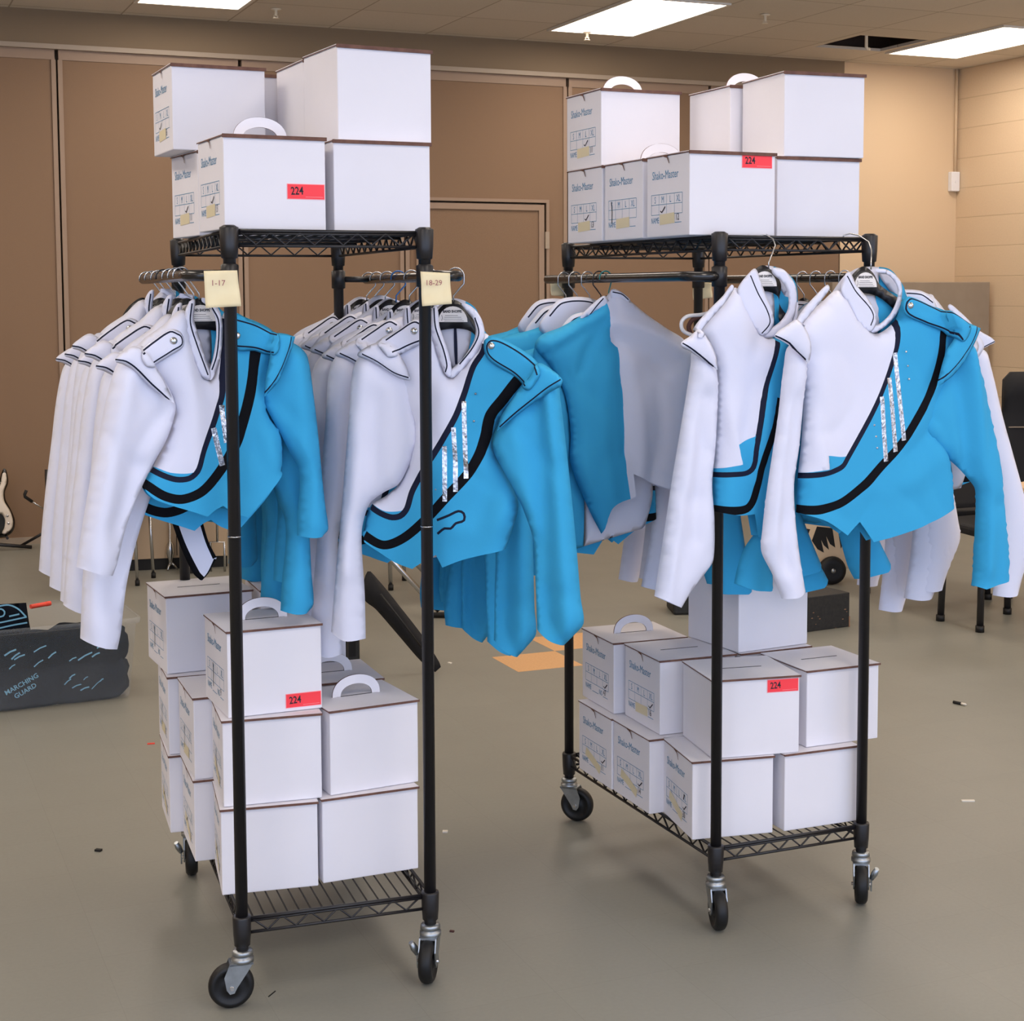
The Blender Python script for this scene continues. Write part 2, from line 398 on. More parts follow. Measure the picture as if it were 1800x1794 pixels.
# ================================================================== THE RACKS
def rack(idx, label):
    x, y, a = RK[idx]
    r = thing('wire_shelf_rack', label, 'rack', (x, y, 0), a, 'rolling wire racks')
    PR = .0138
    for (u, v, nx) in ((0, 0, 0), (RW, 0, 0), (0, RL, 0), (RW, RL, 0)):
        b = MB(); prof = [(0, .125), (PR, .125)]
        prof += [(PR, 1.715), (PR+.003, 1.717), (PR+.003, 1.727), (PR-.002, 1.73), (0, 1.73)]
        b.lathe((u, v, 0), prof, 18); po = b.build('post', 'rack_black', r)
        MB().tube([(u, v, 1.055), (u, v, 1.0575)], PR+.0009, 16).build('joint_ring', 'silver', po)
    for sn, zt in (('top_shelf', 1.718), ('bottom_shelf', .198)):
        b = MB(); zb = zt-.032
        e = .004
        co = [(0, 0), (RW, 0), (RW, RL), (0, RL)]
        for i in range(4):
            (u0, v0), (u1, v1) = co[i], co[(i+1) % 4]; L = math.hypot(u1-u0, v1-v0); du, dv = (u1-u0)/L, (v1-v0)/L
            for zz, rr in ((zt, .0042), (zb, .0036), (zt-.006, .003)) if i % 2 == 0 else ((zt, .0042), (zb, .0036)):
                b.tube([(u0+du*.014, v0+dv*.014, zz), (u1-du*.014, v1-dv*.014, zz)], rr, 6)
            n = max(2, int(round((L-.05)/.032))); pts = []
            n += n % 2
            for k in range(n+1):
                t = .025+(L-.05)*k/n; pts.append((u0+du*t, v0+dv*t, zt-.003 if k % 2 == 0 else zb+.002))
            b.tube(pts, .0028, 5)
        k = 1
        while k*.0262 < RW-.01: b.tube([(k*.0262, .0, zt-.001), (k*.0262, RL, zt-.001)], .0019, 5); k += 1
        for v in (.22, .445, .67): b.tube([(0, v, zt-.006), (RW, v, zt-.006)], .0034, 6)
        so = b.build(sn, 'rack_black', r)
        for (u, v) in co:
            MB().lathe((u, v, 0), [(PR, zb-.028), (.0178, zb-.026), (.0198, zb), (.0208, zt+.004 if sn == 'bottom_shelf' else zt+.006), (.0195, zt+.008), (PR, zt+.008)], 18).build('corner_collar', 'rack_black', so)
    # garment rods carried outside the posts on both long sides
    for sd, u0 in ((-1, 0.), (1, RW)):
        uo = u0+sd*(.088 if idx == 0 else .08); z = 1.622; R = .0125
        v1 = .93 if idx == 0 else .86
        pts = [(u0, -.004, z)]
        for k in range(7):
            t = k/6*PI/2; rad = .045
            pts.append((uo-sd*rad+sd*rad*math.sin(t), -.004+rad-rad*math.cos(t)+.0, z))
        pts += [(uo, .3, z), (uo, .6, z), (uo, v1, z)]
        ro = MB().tube(pts, R, 14).build('garment_rod', 'rod_black', r)
        MB().tube([(uo, RL-.02, z), (u0, RL, z)], .0085, 10).build('rod_bracket', 'rack_black', r)
        for v in (0, RL): MB().lathe((u0, v, 0), [(PR, z-.026), (.019, z-.024), (.0195, z+.022), (PR, z+.026)], 16).build('rod_clamp', 'rack_black', ro)
    return r
def caster(r, idx, u, v, yaw, brake=None):
    """yaw: world direction (rad) in which the wheel trails"""
    c = thing_part('caster', r, (u, v, 0)); a = yaw-RK[idx][2]; c.rotation_euler = (0, 0, a)
    WR = .0505
    hx = .026
    MB().lathe((0, 0, 0), [(0, .129), (.021, .129), (.023, .126), (.0235, .119), (.019, .117), (.019, .114), (.025, .112), (.025, .103), (.012, .1), (0, .1)], 20).build('swivel', 'zinc', c)
    fk = MB(); ol = [(-.022, .104), (.03, .104), (hx+.016, .075), (hx+.011, WR-.004), (hx+.004, WR-.014), (hx-.006, WR-.012), (hx-.012, WR), (-.008, .082)]
    for y0 in (-.0205, .0175): fk.prism(ol, y0, y0+.003)
    fk.box((-.022, -.0205, .1), (.03, .0205, .1045))
    fk.build('fork', 'zinc', c)
    MB().lathe((hx, 0, WR), [(0, -.0155), (.014, -.0155), (.016, -.012), (.034, -.012), (.037, -.0155), (WR-.008, -.0155), (WR-.002, -.011), (WR, -.004), (WR, .004), (WR-.002, .011), (WR-.008, .0155), (.037, .0155), (.034, .012), (.016, .012), (.014, .0155), (0, .0155)], 40, axis='y').build('wheel', 'rubber', c)
    MB().tube([(hx, -.025, WR), (hx, .025, WR)], .0045, 10).build('axle', 'silver', c)
    if brake:
        bm_ = MB(); Mx = Matrix.Translation((hx-.01, 0, 0))
        for sgn in (1,):
            bm_.prism([(-.012, .028), (.006, .03), (.012, .062), (.0, .066), (-.01, .05)], brake*.024, brake*.028, M=Mx)
            bm_.tube([(hx-.006, brake*.026, .062), (hx-.004, brake*.034, .078), (hx+.002, brake*.04, .093)], [.006, .009, .006], 10)
        bm_.build('brake_lever', 'zinc', c)
    return c
def thing_part(name, parent, loc):
    o = bpy.data.objects.new(name, None); COL.objects.link(o); o.parent = parent; o.location = loc; o.empty_display_size = .03; return o
R0 = rack(0, 'black rolling wire shelf rack at left, nearest the camera, with jackets on both sides')
R1 = rack(1, 'black rolling wire shelf rack at right, with two jackets hung across its front')
caster(R0, 0, 0, 0, math.radians(195)); caster(R0, 0, RW, 0, math.radians(262), -1)
caster(R0, 0, 0, RL, math.radians(285), -1); caster(R0, 0, RW, RL, math.radians(60))
caster(R1, 1, 0, 0, math.radians(278)); caster(R1, 1, RW, 0, math.radians(262), 1)
caster(R1, 1, 0, RL, math.radians(338)); caster(R1, 1, RW, RL, math.radians(60))

# ================================================================== THE HAT BOXES
BW, BD, BH = .226, .226, .203
def box_print(variant):
    """printed side panel, drawn on the left face (x=0), reading towards the front"""
    d = BD; fn = lambda a, b: (-.0006, d-a, b)
    ink = MB()
    put_text(ink, 'Shako-Master', .03, lambda a, b: fn(.03+a, .143+b), sx=.84, bold=0.)
    gx0, gx1 = .026, .19; gz = [.105, .08, .055]
    gw = .0013
    for z in gz: strip(ink, [(gx0, z), (gx1, z)], gw, fn)
    xs = [gx0+(gx1-gx0)*k/4 for k in range(5)]
    for x in xs: strip(ink, [(x, gz[0]), (x, gz[2])], gw if x in (xs[0], xs[-1]) else .001, fn)
    for k, ch in enumerate(('S', 'M', 'L', 'XL')):
        put_text(ink, ch, .024, lambda a, b, k=k: fn((xs[k]+xs[k+1])/2+a, .084+b), sx=.75, center=True)
    put_text(ink, 'NAME', .021, lambda a, b: fn(gx0-.001+a, .034+b), sx=.75)
    put_text(ink, 'NO', .021, lambda a, b: fn(.124+a, .034+b), sx=.75)
    strip(ink, [(.076, .033), (.12, .033)], .0016, fn); strip(ink, [(.152, .033), (.186, .033)], .0016, fn)
    tick, no, slash, tp, strike = variant
    pen = MB(); num = MB(); fn2 = lambda a, b: (-.0012, d-a, b)
    if no: put_text(num, no, .024, lambda a, b: fn2(.156+a, .038+b), sx=.8, rot=.05)
    if tick is not None:
        x = (xs[tick]+xs[tick+1])/2
        if slash: strip(pen, [(x-.004, .102), (x+.001, .075), (x-.001, .045)], .0034, fn2)
        else: strip(pen, [(x-.012, .064), (x-.004, .06), (x+.014, .074)], .0034, fn2)
    if strike is not None:
        x = (xs[strike]+xs[strike+1])/2; strip(num, [(x-.008, .085), (x-.002, .1), (x-.006, .088), (x, .1)], .004, fn2)
    tape = None
    if tp:
        tape = MB(); fn3 = lambda a, b: (-.0009, d-a, b)
        if tp == 1: strip(tape, [(.072, .042), (.15, .045)], .026, fn3)
        else: strip(tape, [(.05, .066), (.1, .052), (.15, .034)], .024, fn3)
    return ink, pen, tape, num
_pcache = {}
def hat_box(rk, u, v, z, yaw, label, text=None, handle=False, slot=False, red=None, w=BW, h=BH, d=BD, group='white hat boxes on the racks'):
    x, y, a = RK[rk]
    P = loc(rk, u, v, z)
    r = thing('hat_box', label, 'box', P, a+math.radians(yaw), group)
    t = .003
    b = MB().box((0, 0, 0), (w, d, h-.004)); bo = b.build('body', 'card', r, bevel=.0025)
    ld = MB(); lz = h-.0035
    ld.box((-.002, -.003, lz), (w+.002, d+.001, lz+.0035)); lo = ld.build('lid', 'card', r)
    et = .0045 if z > 1.5 else .0015
    ed = MB().box((-.0025, -.0055, lz-et), (w+.0025, -.0005, lz+.0034)).box((-.0028, -.003, lz-.0006), (-.0019, d, lz+.0016))
    # tab notch on the text side of the lid
    if text: ed.add([(-.003, d*.62, lz), (-.003, d*.5, lz-.006), (-.003, d*.455, lz-.02), (-.003, d*.44, lz-.021), (-.003, d*.47, lz-.008), (-.003, d*.5, lz)], [(0, 1, 2, 3, 4, 5)])
    ed.build('cut_edge', 'kraft', lo)
    if slot or handle:
        MB().box((w*.25, d*.50, lz+.0034), (w*.75, d*.513, lz+.0042)).build('slot', 'claw', lo)
    if handle:
        ro, ri, n = .062, .041, 20; pts = []
        outer = [(w/2-ro*math.cos(PI*k/n), lz+.002+.052*math.sin(PI*k/n)**.8) for k in range(n+1)]
        inner = [(w/2-ri*math.cos(PI*k/n), lz+.002+.03*math.sin(PI*k/n)**.8) for k in range(n+1)]
        hb = MB()
        for k in range(n):
            q = [outer[k], outer[k+1], inner[k+1], inner[k]]
            hb.prism(q, d*.5, d*.5+.004)
        hb.build('handle', 'card', r)
        ke = MB()
        for k in range(n):
            (x0, z0_), (x1, z1_) = outer[k], outer[k+1]
            ke.add([(x0, d*.5, z0_+.0004), (x1, d*.5, z1_+.0004), (x1, d*.5+.004, z1_+.0004), (x0, d*.5+.004, z0_+.0004)], [(0, 1, 2, 3)])
            (x0, z0_), (x1, z1_) = inner[k], inner[k+1]
            ke.add([(x0, d*.5, z0_-.0004), (x1, d*.5, z1_-.0004), (x1, d*.5+.004, z1_-.0004), (x0, d*.5+.004, z0_-.0004)], [(0, 1, 2, 3)])
        ke.build('handle_edge', 'kraft', [c for c in kids(r) if c.name.startswith('handle')][0])
    if text:
        if text not in _pcache:
            ink, pen, tape, num = box_print(text)
            o1 = ink.build('printed_lettering', 'ink_blue', r); o2 = pen.build('check_mark', 'ink_black', r) if pen.v else None; o4 = num.build('handwritten_number', 'ink_black', r) if num.v else None
            o3 = tape.build('name_tape', 'tape', r) if tape else None
            _pcache[text] = (o1.data, o2.data if o2 else None, o3.data if o3 else None, o4.data if o4 else None)
        else:
            for nme, me in zip(('printed_lettering', 'check_mark', 'name_tape', 'handwritten_number'), _pcache[text]):
                if me: link(nme, me, r)
    if red:
        rx, rz_ = red; rw, rh = .083, .031
        MB().box((rx-.0015, -.0012, rz_-.0015), (rx+rw+.0015, -.0006, rz_+rh+.0015)).build('sticker_rim', 'red_rim', r)
        so = MB().box((rx, -.0018, rz_), (rx+rw, -.001, rz_+rh)).build('red_sticker', 'red_label', r)
        nb = MB(); put_text(nb, '224', .024, lambda p, q: (rx+.007+p, -.0024, rz_+.0085+q), sx=.8, bold=.0004, rot=.04); nb.build('number', 'ink_black', so)
        ln = MB(); strip(ln, [(rx+.04, rz_+.004), (rx+.08, rz_+.004)], .0008, lambda p, q: (p, -.0022, q)); ln.build('printed_line', 'red_rim', so)
    return r
Z1, Z2, Z3, ZT, ZU = .2005, .4045, .6085, 1.7225, 1.9265
T = lambda tick, no=None, slash=False, tp=0, strike=None: (tick, no, slash, tp, strike)
B = hat_box
# left rack, bottom shelf
B(0, -.021, .150, Z1, -4, 'printed white hat box at the bottom of the left front stack, left rack lower shelf', T(1, '20', False, 2), w=.222)
B(0, .214, .145, Z1, 5, 'plain white hat box at the right front of the left rack bottom shelf, under another', w=.238)
B(0, -.012, .160, Z2, -2, 'printed white hat box just under the stickered one, left front stack, left rack bottom', T(1, '20', True, 2), w=.228)
B(0, .238, .160, Z2, 9, 'white hat box with raised handle topping the right front stack, left rack bottom', handle=True, w=.226)
B(0, .004, .172, Z3, 5, 'white hat box with red 224 sticker topping the left front stack, left rack bottom', T(1, '9', True), handle=True, red=(.137, .01), w=.224)
B(0, -.05, .395, Z1, 0, 'printed white hat box second from the front, bottom layer, left rack lower shelf', T(1, '13', False, 2))
B(0, -.047, .395, Z2, 2, 'printed white hat box second from the front in the middle layer, left rack bottom', T(1, None, True, 1))
B(0, .20, .40, Z1, 2, 'plain white hat box hidden behind the right front stack, left rack bottom layer')
B(0, .21, .43, Z2, 2, 'white hat box with a bent handle behind the handled right box, left rack bottom', handle=True)
B(0, -.082, .63, Z1, -1, 'printed white hat box furthest back at the bottom of the left rack lower shelf', T(1, '12', False, 2))
B(0, -.08, .635, Z2, 0, 'printed white hat box furthest back in the middle layer, left rack bottom', T(1, '15', True, 1))
B(0, -.078, .66, Z3, 6, 'printed white hat box with slotted lid, topmost at the back, left rack bottom', T(1, None, True), slot=True)
B(0, .17, .655, Z1, 0, 'plain white hat box at the back right under two others, left rack bottom')
B(0, .17, .655, Z2, 1, 'plain white hat box at the back right in the middle layer, left rack bottom')
B(0, .165, .66, Z3, 1, 'plain white hat box at the back right, topmost, half behind a sleeve, left rack bottom')
# left rack, top shelf
B(0, -.006, .02, ZT, 6, 'white hat box with red 224 sticker and raised handle, front of left rack top', T(2, '13', False, 1), handle=True, red=(.141, .068), w=.228)
B(0, .246, .075, ZT, 4, 'plain white hat box at the front right of the left rack top, under another', w=.228)
B(0, -.004, .44, ZT, 9, 'printed white hat box at the far left on top of the left rack, under another', T(2, '11', False, 1))
B(0, .24, .32, ZT, 4, 'plain white hat box hidden in the second row on top of the left rack')
B(0, .232, .57, ZT, 2, 'plain white hat box hidden in the back row on top of the left rack')
B(0, -.06, .45, ZU, 5, 'printed white hat box in the upper layer at far left, left rack top', T(1, '8', False, 1))
B(0, .262, .095, ZU, 8, 'plain white hat box highest at the front right of the left rack top', w=.228, h=.212)
B(0, .232, .325, ZU, 6, 'plain white hat box directly behind the highest front box, left rack top', w=.226, h=.208)
B(0, .175, .58, ZU, 4, 'white hat box barely showing between two upper boxes, left rack top')
# right rack, bottom shelf
B(1, -.029, .070, Z1, -9, 'printed white hat box at the front left of the right rack bottom shelf, number 30', T(3, '30', False, 2, 3), w=.219)
B(1, .219, .032, Z1, -1, 'plain white hat box at the front right of the right rack bottom shelf, under another', w=.22)
B(1, -.036, .293, Z1, -1, 'printed white hat box second from the front on the right rack bottom shelf', T(3, '14', False, 2))
B(1, -.036, .523, Z1, -1, 'printed white hat box third from the front on the right rack bottom shelf', T(3, '11', False, 2))
B(1, .21, .27, Z1, 0, 'plain white hat box hidden in the second row of the right rack bottom shelf')
B(1, .026, .066, Z2, -9, 'white hat box with red 224 sticker on the front of the right rack lower stack', None, slot=True, red=(.148, .163), w=.236)
B(1, .30, .058, Z2, 0, 'plain white hat box with slotted lid overhanging the right side of the right rack', None, slot=True, w=.222)
B(1, .006, .315, Z2, -2, 'printed white hat box with slotted lid behind the stickered box, right rack bottom', T(3, '16', False, 1), slot=True)
B(1, -.012, .56, Z2, -2, 'printed white hat box with raised handle and number 47, right rack bottom, furthest back', T(3, '47'), handle=True)
B(1, .245, .30, Z2, 2, 'plain white hat box under the single top box, right rack bottom')
B(1, .240, .305, Z3, 6, 'plain white hat box alone on the third layer below the jackets, right rack bottom', w=.236, h=.212, d=.24)
# right rack, top shelf
B(1, -.067, .03, ZT, 0, 'white hat box with red 224 sticker at the front of the right rack top', T(1, '12', False, 1), red=(.146, .166), w=.24)
B(1, -.064, .285, ZT, 0, 'printed white hat box with raised handle, second row of the right rack top', T(0, None, True, 1), handle=True)
B(1, -.066, .523, ZT, 0, 'printed white hat box third from the front on top of the right rack', T(2, '13', False, 1))
B(1, .222, .10, ZT, 0, 'plain white hat box at the front right of the right rack top, under another', w=.248)
B(1, .22, .345, ZT, 0, 'plain white hat box hidden in the second row on top of the right rack')
B(1, -.063, .535, ZU, 0, 'printed white hat box with raised handle, upper layer at left, right rack top', T(2, '11', False, 1), handle=True, w=.24, h=.206)
B(1, .241, .10, ZU, -4, 'plain white hat box highest at the front right of the right rack top', w=.23, h=.212, d=.236)
B(1, .229, .35, ZU, 0, 'white hat box with raised handle behind the highest box, right rack top', None, handle=True, h=.206)

# sticky notes on the posts
def sticky(rk, u, v, pts, txt, label, yaw_off=0., back=.016):
    a = RK[rk][2]+yaw_off; P0 = loc(rk, u, v, 1.58); n = np.array([math.sin(a), -math.cos(a), 0]); P0 = P0+n*back
    r = thing('sticky_note', label, 'note', P0, a)
    L = []
    for (x, y) in pts:
        P = onpl(x, y, P0, n)-P0; L.append((P[0]*math.cos(a)+P[1]*math.sin(a), P[2]))
    b = MB(); N = 10; vs = []; fs = []
    for j in range(N+1):
        for i in range(N+1):
            s, t = i/N, j/N
            p = [(1-s)*(1-t)*L[0][k]+s*(1-t)*L[1][k]+s*t*L[2][k]+(1-s)*t*L[3][k] for k in (0, 1)]
            y = -.004*math.sin(3*s+2*t)-.007*t*t*s-.003*math.sin(7*t+3*s)*t
            vs.append((p[0], y, p[1]))
    for j in range(N):
        for i in range(N): k = j*(N+1)+i; fs.append((k, k+1, k+N+2, k+N+1))
    b.add(vs, fs, 0, True); po = b.build('paper', 'sticky', r)
    so = po.modifiers.new('thick', 'SOLIDIFY'); so.thickness = .0004
    if txt:
        tb = MB(); cx = (L[0][0]+L[1][0])/2; cz = L[0][1]*.6+L[3][1]*.4
        put_text(tb, txt, .017, lambda p, q: (cx-.006+p, -.013, cz+q), center=True); tb.build('handwriting', 'ink_red', po)
    return r
sticky(0, 0, 0, [(358, 476), (417, 475), (424, 538), (361, 541)], '1-17', 'yellow sticky note reading 1-17 on the left rack front left post', back=.022)
sticky(0, RW, 0, [(739, 477), (791, 480), (794, 534), (741, 538)], '18-29', 'crumpled yellow sticky note reading 18-29 on the left rack front right post', back=.022)
sticky(1, 0, RL, [(966, 495), (995, 497), (992, 521), (968, 519)], None, 'yellow sticky note on the right rack far left post, behind the hangers', back=-.018)
sticky(1, RW, RL, [(1217, 493), (1251, 497), (1252, 523), (1217, 527)], None, 'yellow sticky note curling off the right rack far right post', back=-.018)

# ================================================================== THE JACKETS
def cr(pts, closed=False, step=.006, ret=False):
    """Catmull-Rom through 2D points, resampled about every `step`; a point given with a third value 1 stays a sharp corner"""
    P = [np.array(p[:2], float) for p in pts]; n = len(P); hard = [len(p) > 2 and p[2] for p in pts]
    out = []; idx = []
    for i in range(n if closed else n-1):
        p1, p2 = P[i], P[(i+1) % n]
        p0 = P[i-1] if (closed or i > 0) else 2*p1-p2
        p3 = P[(i+2) % n] if (closed or i < n-2) else 2*p2-p1
        if hard[i]: p0 = 2*p1-p2
        if hard[(i+1) % n]: p3 = 2*p2-p1
        L = np.linalg.norm(p2-p1); k = max(1, int(math.ceil(L/step)))
        a = L*.9
        m1 = (p2-p0); m1 = m1/(np.linalg.norm(m1)+1e-12)*a; m2 = (p3-p1); m2 = m2/(np.linalg.norm(m2)+1e-12)*a
        for j in range(k):
            t = j/k; t2, t3 = t*t, t*t*t
            out.append((2*t3-3*t2+1)*p1+(t3-2*t2+t)*m1+(-2*t3+3*t2)*p2+(t3-t2)*m2); idx.append(i)
    if not closed: out.append(P[-1])
    return (np.array(out), np.array(idx)) if ret else np.array(out)
def ribbon(line, w):
    """closed outline of a band of width w (number or list of (t,w)) along a 2D polyline"""
    n = len(line); t = np.zeros_like(line); t[1:-1] = line[2:]-line[:-2]; t[0] = line[1]-line[0]; t[-1] = line[-1]-line[-2]
    t /= np.linalg.norm(t, axis=1)[:, None]+1e-12; q = np.stack([-t[:, 1], t[:, 0]], 1)
    ws = np.full(n, w) if np.isscalar(w) else np.interp(np.linspace(0, 1, n), [a for a, b in w], [b for a, b in w])
    return np.concatenate([line+q*ws[:, None]/2, (line-q*ws[:, None]/2)[::-1]])
def inside(P, poly):
    x, y = P[:, 0], P[:, 1]; r = np.zeros(len(P), bool); n = len(poly)
    for i in range(n):
        x0, y0 = poly[i]; x1, y1 = poly[(i+1) % n]
        if y0 == y1: continue
        c = ((y0 > y) != (y1 > y)) & (x < (x1-x0)*(y-y0)/(y1-y0)+x0)
        r ^= c
    return r
def segdist(P, line, closed=False):
    A = line if not closed else np.concatenate([line, line[:1]])
    a, b = A[:-1], A[1:]; d = b-a; L2 = (d**2).sum(1)+1e-18; out = np.full(len(P), 1e9)
    for k in range(0, len(P), 800):
        q = P[k:k+800]; t = np.clip(((q[:, None, :]-a)*d).sum(2)/L2, 0, 1)
        out[k:k+800] = np.sqrt((((q[:, None, :]-(a+t[..., None]*d)))**2).sum(2).min(1))
    return out
def prof(d, R): return np.sqrt(np.maximum(0, 1-(1-np.minimum(d/R, 1))**2))
def cutout(name, outline, mats, parent, regions=(), Tf=.03, Tb=.02, R=.05, spacing=.011, dep=None, folds=(), wrinkle=.0, wscale=(9, 3), smooth=4, seed=0, origin=(0, 0, 0), hem=None):
    """cloth panel: a shaped outline in local xz, rounded front and back, crisp colour regions, modelled folds"""
    ol = np.array(outline); lines = [(ol, True)]
    for poly, mi in regions: lines.append((np.array(poly), True))
    pts = []; edges = []
    for L, cl in lines:
        o = len(pts); n = len(L); pts += [tuple(p) for p in L]; edges += [(o+i, o+(i+1) % n) for i in range(n if cl else n-1)]
    mn, mx = ol.min(0), ol.max(0); g = []
    hh = spacing*.866; j = 0; y = mn[1]
    rnd = random.Random(seed)
    while y < mx[1]:
        x = mn[0]+(spacing/2 if j % 2 else 0)
        while x < mx[0]: g.append((x+rnd.uniform(-.1, .1)*spacing, y+rnd.uniform(-.1, .1)*spacing)); x += spacing
        y += hh; j += 1
    g = np.array(g); g = g[inside(g, ol)]
    if len(g):
        dmin = np.min([segdist(g, L, cl) for L, cl in lines], axis=0); g = g[dmin > spacing*.42]
    allp = [Vector(p) for p in pts]+[Vector(p) for p in g]
    vo, eo, fo, *_ = delaunay_2d_cdt(allp, edges, [], 0, 1e-5)
    V = np.array([(v.x, v.y) for v in vo]); Fc = np.array([f for f in fo if len(f) == 3])
    cen = V[Fc].mean(1); k = inside(cen, ol); Fc = Fc[k]; cen = cen[k]
    a, b, c = V[Fc[:, 0]], V[Fc[:, 1]], V[Fc[:, 2]]
    ar = (b[:, 0]-a[:, 0])*(c[:, 1]-a[:, 1])-(b[:, 1]-a[:, 1])*(c[:, 0]-a[:, 0])
    Fc = Fc[np.abs(ar) > 1e-10]; cen = V[Fc].mean(1); ar = ar[np.abs(ar) > 1e-10]; Fc[ar < 0] = Fc[ar < 0][:, ::-1]
    used = np.unique(Fc); re = -np.ones(len(V), int); re[used] = np.arange(len(used)); V = V[used]; Fc = re[Fc]; nv = len(V)
    mi = np.zeros(len(Fc), int)
    for poly, m_ in regions: mi[inside(cen, np.array(poly))] = m_
    if hem is None: d = segdist(V, ol, True)
    else:      # hems stay open: the cloth keeps its fullness there instead of closing like a cushion
        d = np.full(nv, 1e9); N_ = len(ol); run = []
        st = next(i for i in range(N_) if hem[i-1] and not hem[i])
        for q in range(N_+1):
            i = (st+q) % N_
            if q < N_ and not hem[i]: run.append(i)
            elif run: d = np.minimum(d, segdist(V, ol[[*run, (run[-1]+1) % N_]])); run = []
    rim = d < 1e-5
    f = Tf*prof(d, R); bk = Tb*prof(d, R)
    for line, amp, wd in folds: f = f+amp*np.exp(-(segdist(V, np.array(line))/wd)**2)*np.minimum(1, d/.02)
    if wrinkle:
        f = f+np.array([noise.noise(Vector((p[0]*wscale[0]+seed*3.1, p[1]*wscale[1], seed*1.7))) for p in V])*wrinkle*np.minimum(1, d/.015)
        rg_ = np.array([max(0, 1-abs(noise.noise(Vector(((p[0]+.35*p[1])*wscale[0]*.8+seed*5.3, (p[1]-.2*p[0])*wscale[1]*1.3, seed*2.9))))*3.2)**2 for p in V])
        f = f-rg_*wrinkle*.8*np.minimum(1, d/.02)
    # smooth the relief
    E = np.concatenate([Fc[:, [0, 1]], Fc[:, [1, 2]], Fc[:, [2, 0]]]); E = np.concatenate([E, E[:, ::-1]])
    deg = np.bincount(E[:, 0], minlength=nv)
    for _ in range(smooth):
        for arr in (f, bk):
            s = np.bincount(E[:, 0], weights=arr[E[:, 1]], minlength=nv)/np.maximum(deg, 1); arr[~rim] = (.4*arr+.6*s)[~rim]
    base = np.zeros(nv) if dep is None else np.array([dep(p[0], p[1]) for p in V])
    yf = base-f; yb = base+bk
    ox, oy, oz = origin
    vs = [(V[i, 0]-ox, yf[i]-oy, V[i, 1]-oz) for i in range(nv)]; bi = np.arange(nv); o = nv
    for i in range(nv):
        if not rim[i]: bi[i] = o; vs.append((V[i, 0]-ox, yb[i]-oy, V[i, 1]-oz)); o += 1
    fs = [tuple(t) for t in Fc]+[tuple(bi[t][::-1]) for t in Fc if not rim[t].all()]
    ms = list(mi)+[mi[q] for q, t in enumerate(Fc) if not rim[t].all()]
    me = bpy.data.meshes.new(name); me.from_pydata(vs, [], [[int(q) for q in t] for t in fs])
    for k in mats: me.materials.append(MT[k])
    me.polygons.foreach_set('material_index', [int(q) for q in ms]); me.polygons.foreach_set('use_smooth', [True]*len(fs)); me.update()
    ob = link(name, me, parent, origin)
    def surf(x, z): return float(-Tf*prof(segdist(np.array([[x, z]]), ol, True), R)[0]) if inside(np.array([[x, z]]), ol)[0] else 0.
    ob_surf[ob.name] = surf
    return ob
ob_surf = {}

class Frame:
    """the hanging plane of one jacket: origin on its hook, turned by yaw; px() brings a photo point onto a plane `off` behind it"""
    def __init__(s, P0, yaw): s.P = np.array(P0, float); s.y = yaw; s.n = np.array([math.sin(yaw), -math.cos(yaw), 0]); s.u = np.array([math.cos(yaw), math.sin(yaw), 0])
    def px(s, pts, off=0.):
        o = []
        for p in pts:
            d = onpl(p[0], p[1], s.P-s.n*off, s.n)-s.P; q = (float(d@s.u), float(d[2]))
            o.append(q+tuple(p[2:]))
        return o
HANG = {}
def hanger(fr, label, neck, arms, hook, lab=None, wire='chrome', group='hangers on the racks', body='plastic_black'):
    """hanger with its own hook: neck/arms/hook points in local xz"""
    r = thing('coat_hanger', label, 'hanger', fr.P, fr.y, group)
    nx, nz = neck
    (lx, lz), (rx, rz_) = arms
    up = [(lx, lz), (lx+.5*(nx-lx), lz+.38*(nz-lz)), (nx-.052, nz-.043), (nx-.03, nz-.014), (nx, nz+.003), (nx+.03, nz-.014), (nx+.052, nz-.043), (rx-.5*(rx-nx), rz_+.38*(nz-rz_)), (rx, rz_)]
    low = [(rx-.004, rz_-.02), (rx-.5*(rx-nx), rz_+.3*(nz-rz_)-.03), (nx+.04, nz-.07), (nx-.04, nz-.07), (lx+.5*(nx-lx), lz+.3*(nz-lz)-.03), (lx+.004, lz-.02)]
    ol = cr(up+low, True, .008)
    cutout('hanger_body', ol, [body], r, Tf=.006, Tb=.006, R=.008, spacing=.014, dep=lambda x, z: .014, smooth=1)
    MB().tube([(p[0], p[1] if len(p) > 2 else .014, p[-1]) for p in hook], .0019, 8).build('hook', wire, r)
    if lab:
        pts = [(nx+.034*math.cos(PI*k/14), nz-.048+.036*math.sin(PI*k/14)) for k in range(15)]
        b = MB().prism(pts, .0045, .0058)
        lo = b.build('paper_label', 'label_paper', r)
        tb = MB(); fn = lambda a, c: (a, .0038, c)
        put_text(tb, 'BAND SHOPPE', .0085, lambda p, q: fn(nx-.001+p, nz-.0265+q), sx=.78, center=True, bold=.0003)
        for k, (x0, x1) in enumerate(((-.018, .012), (-.02, .02), (-.022, .022), (-.02, .026))):
            strip(tb, [(nx+x0, nz-.033-.0042*k), (nx+x1, nz-.033-.0042*k)], .0008, fn)
        strip(tb, [(nx-.026, nz-.032), (nx-.024, nz-.038), (nx-.026, nz-.045)], .001, fn)
        tb.build('label_lettering', 'ink_black', lo)
    return r
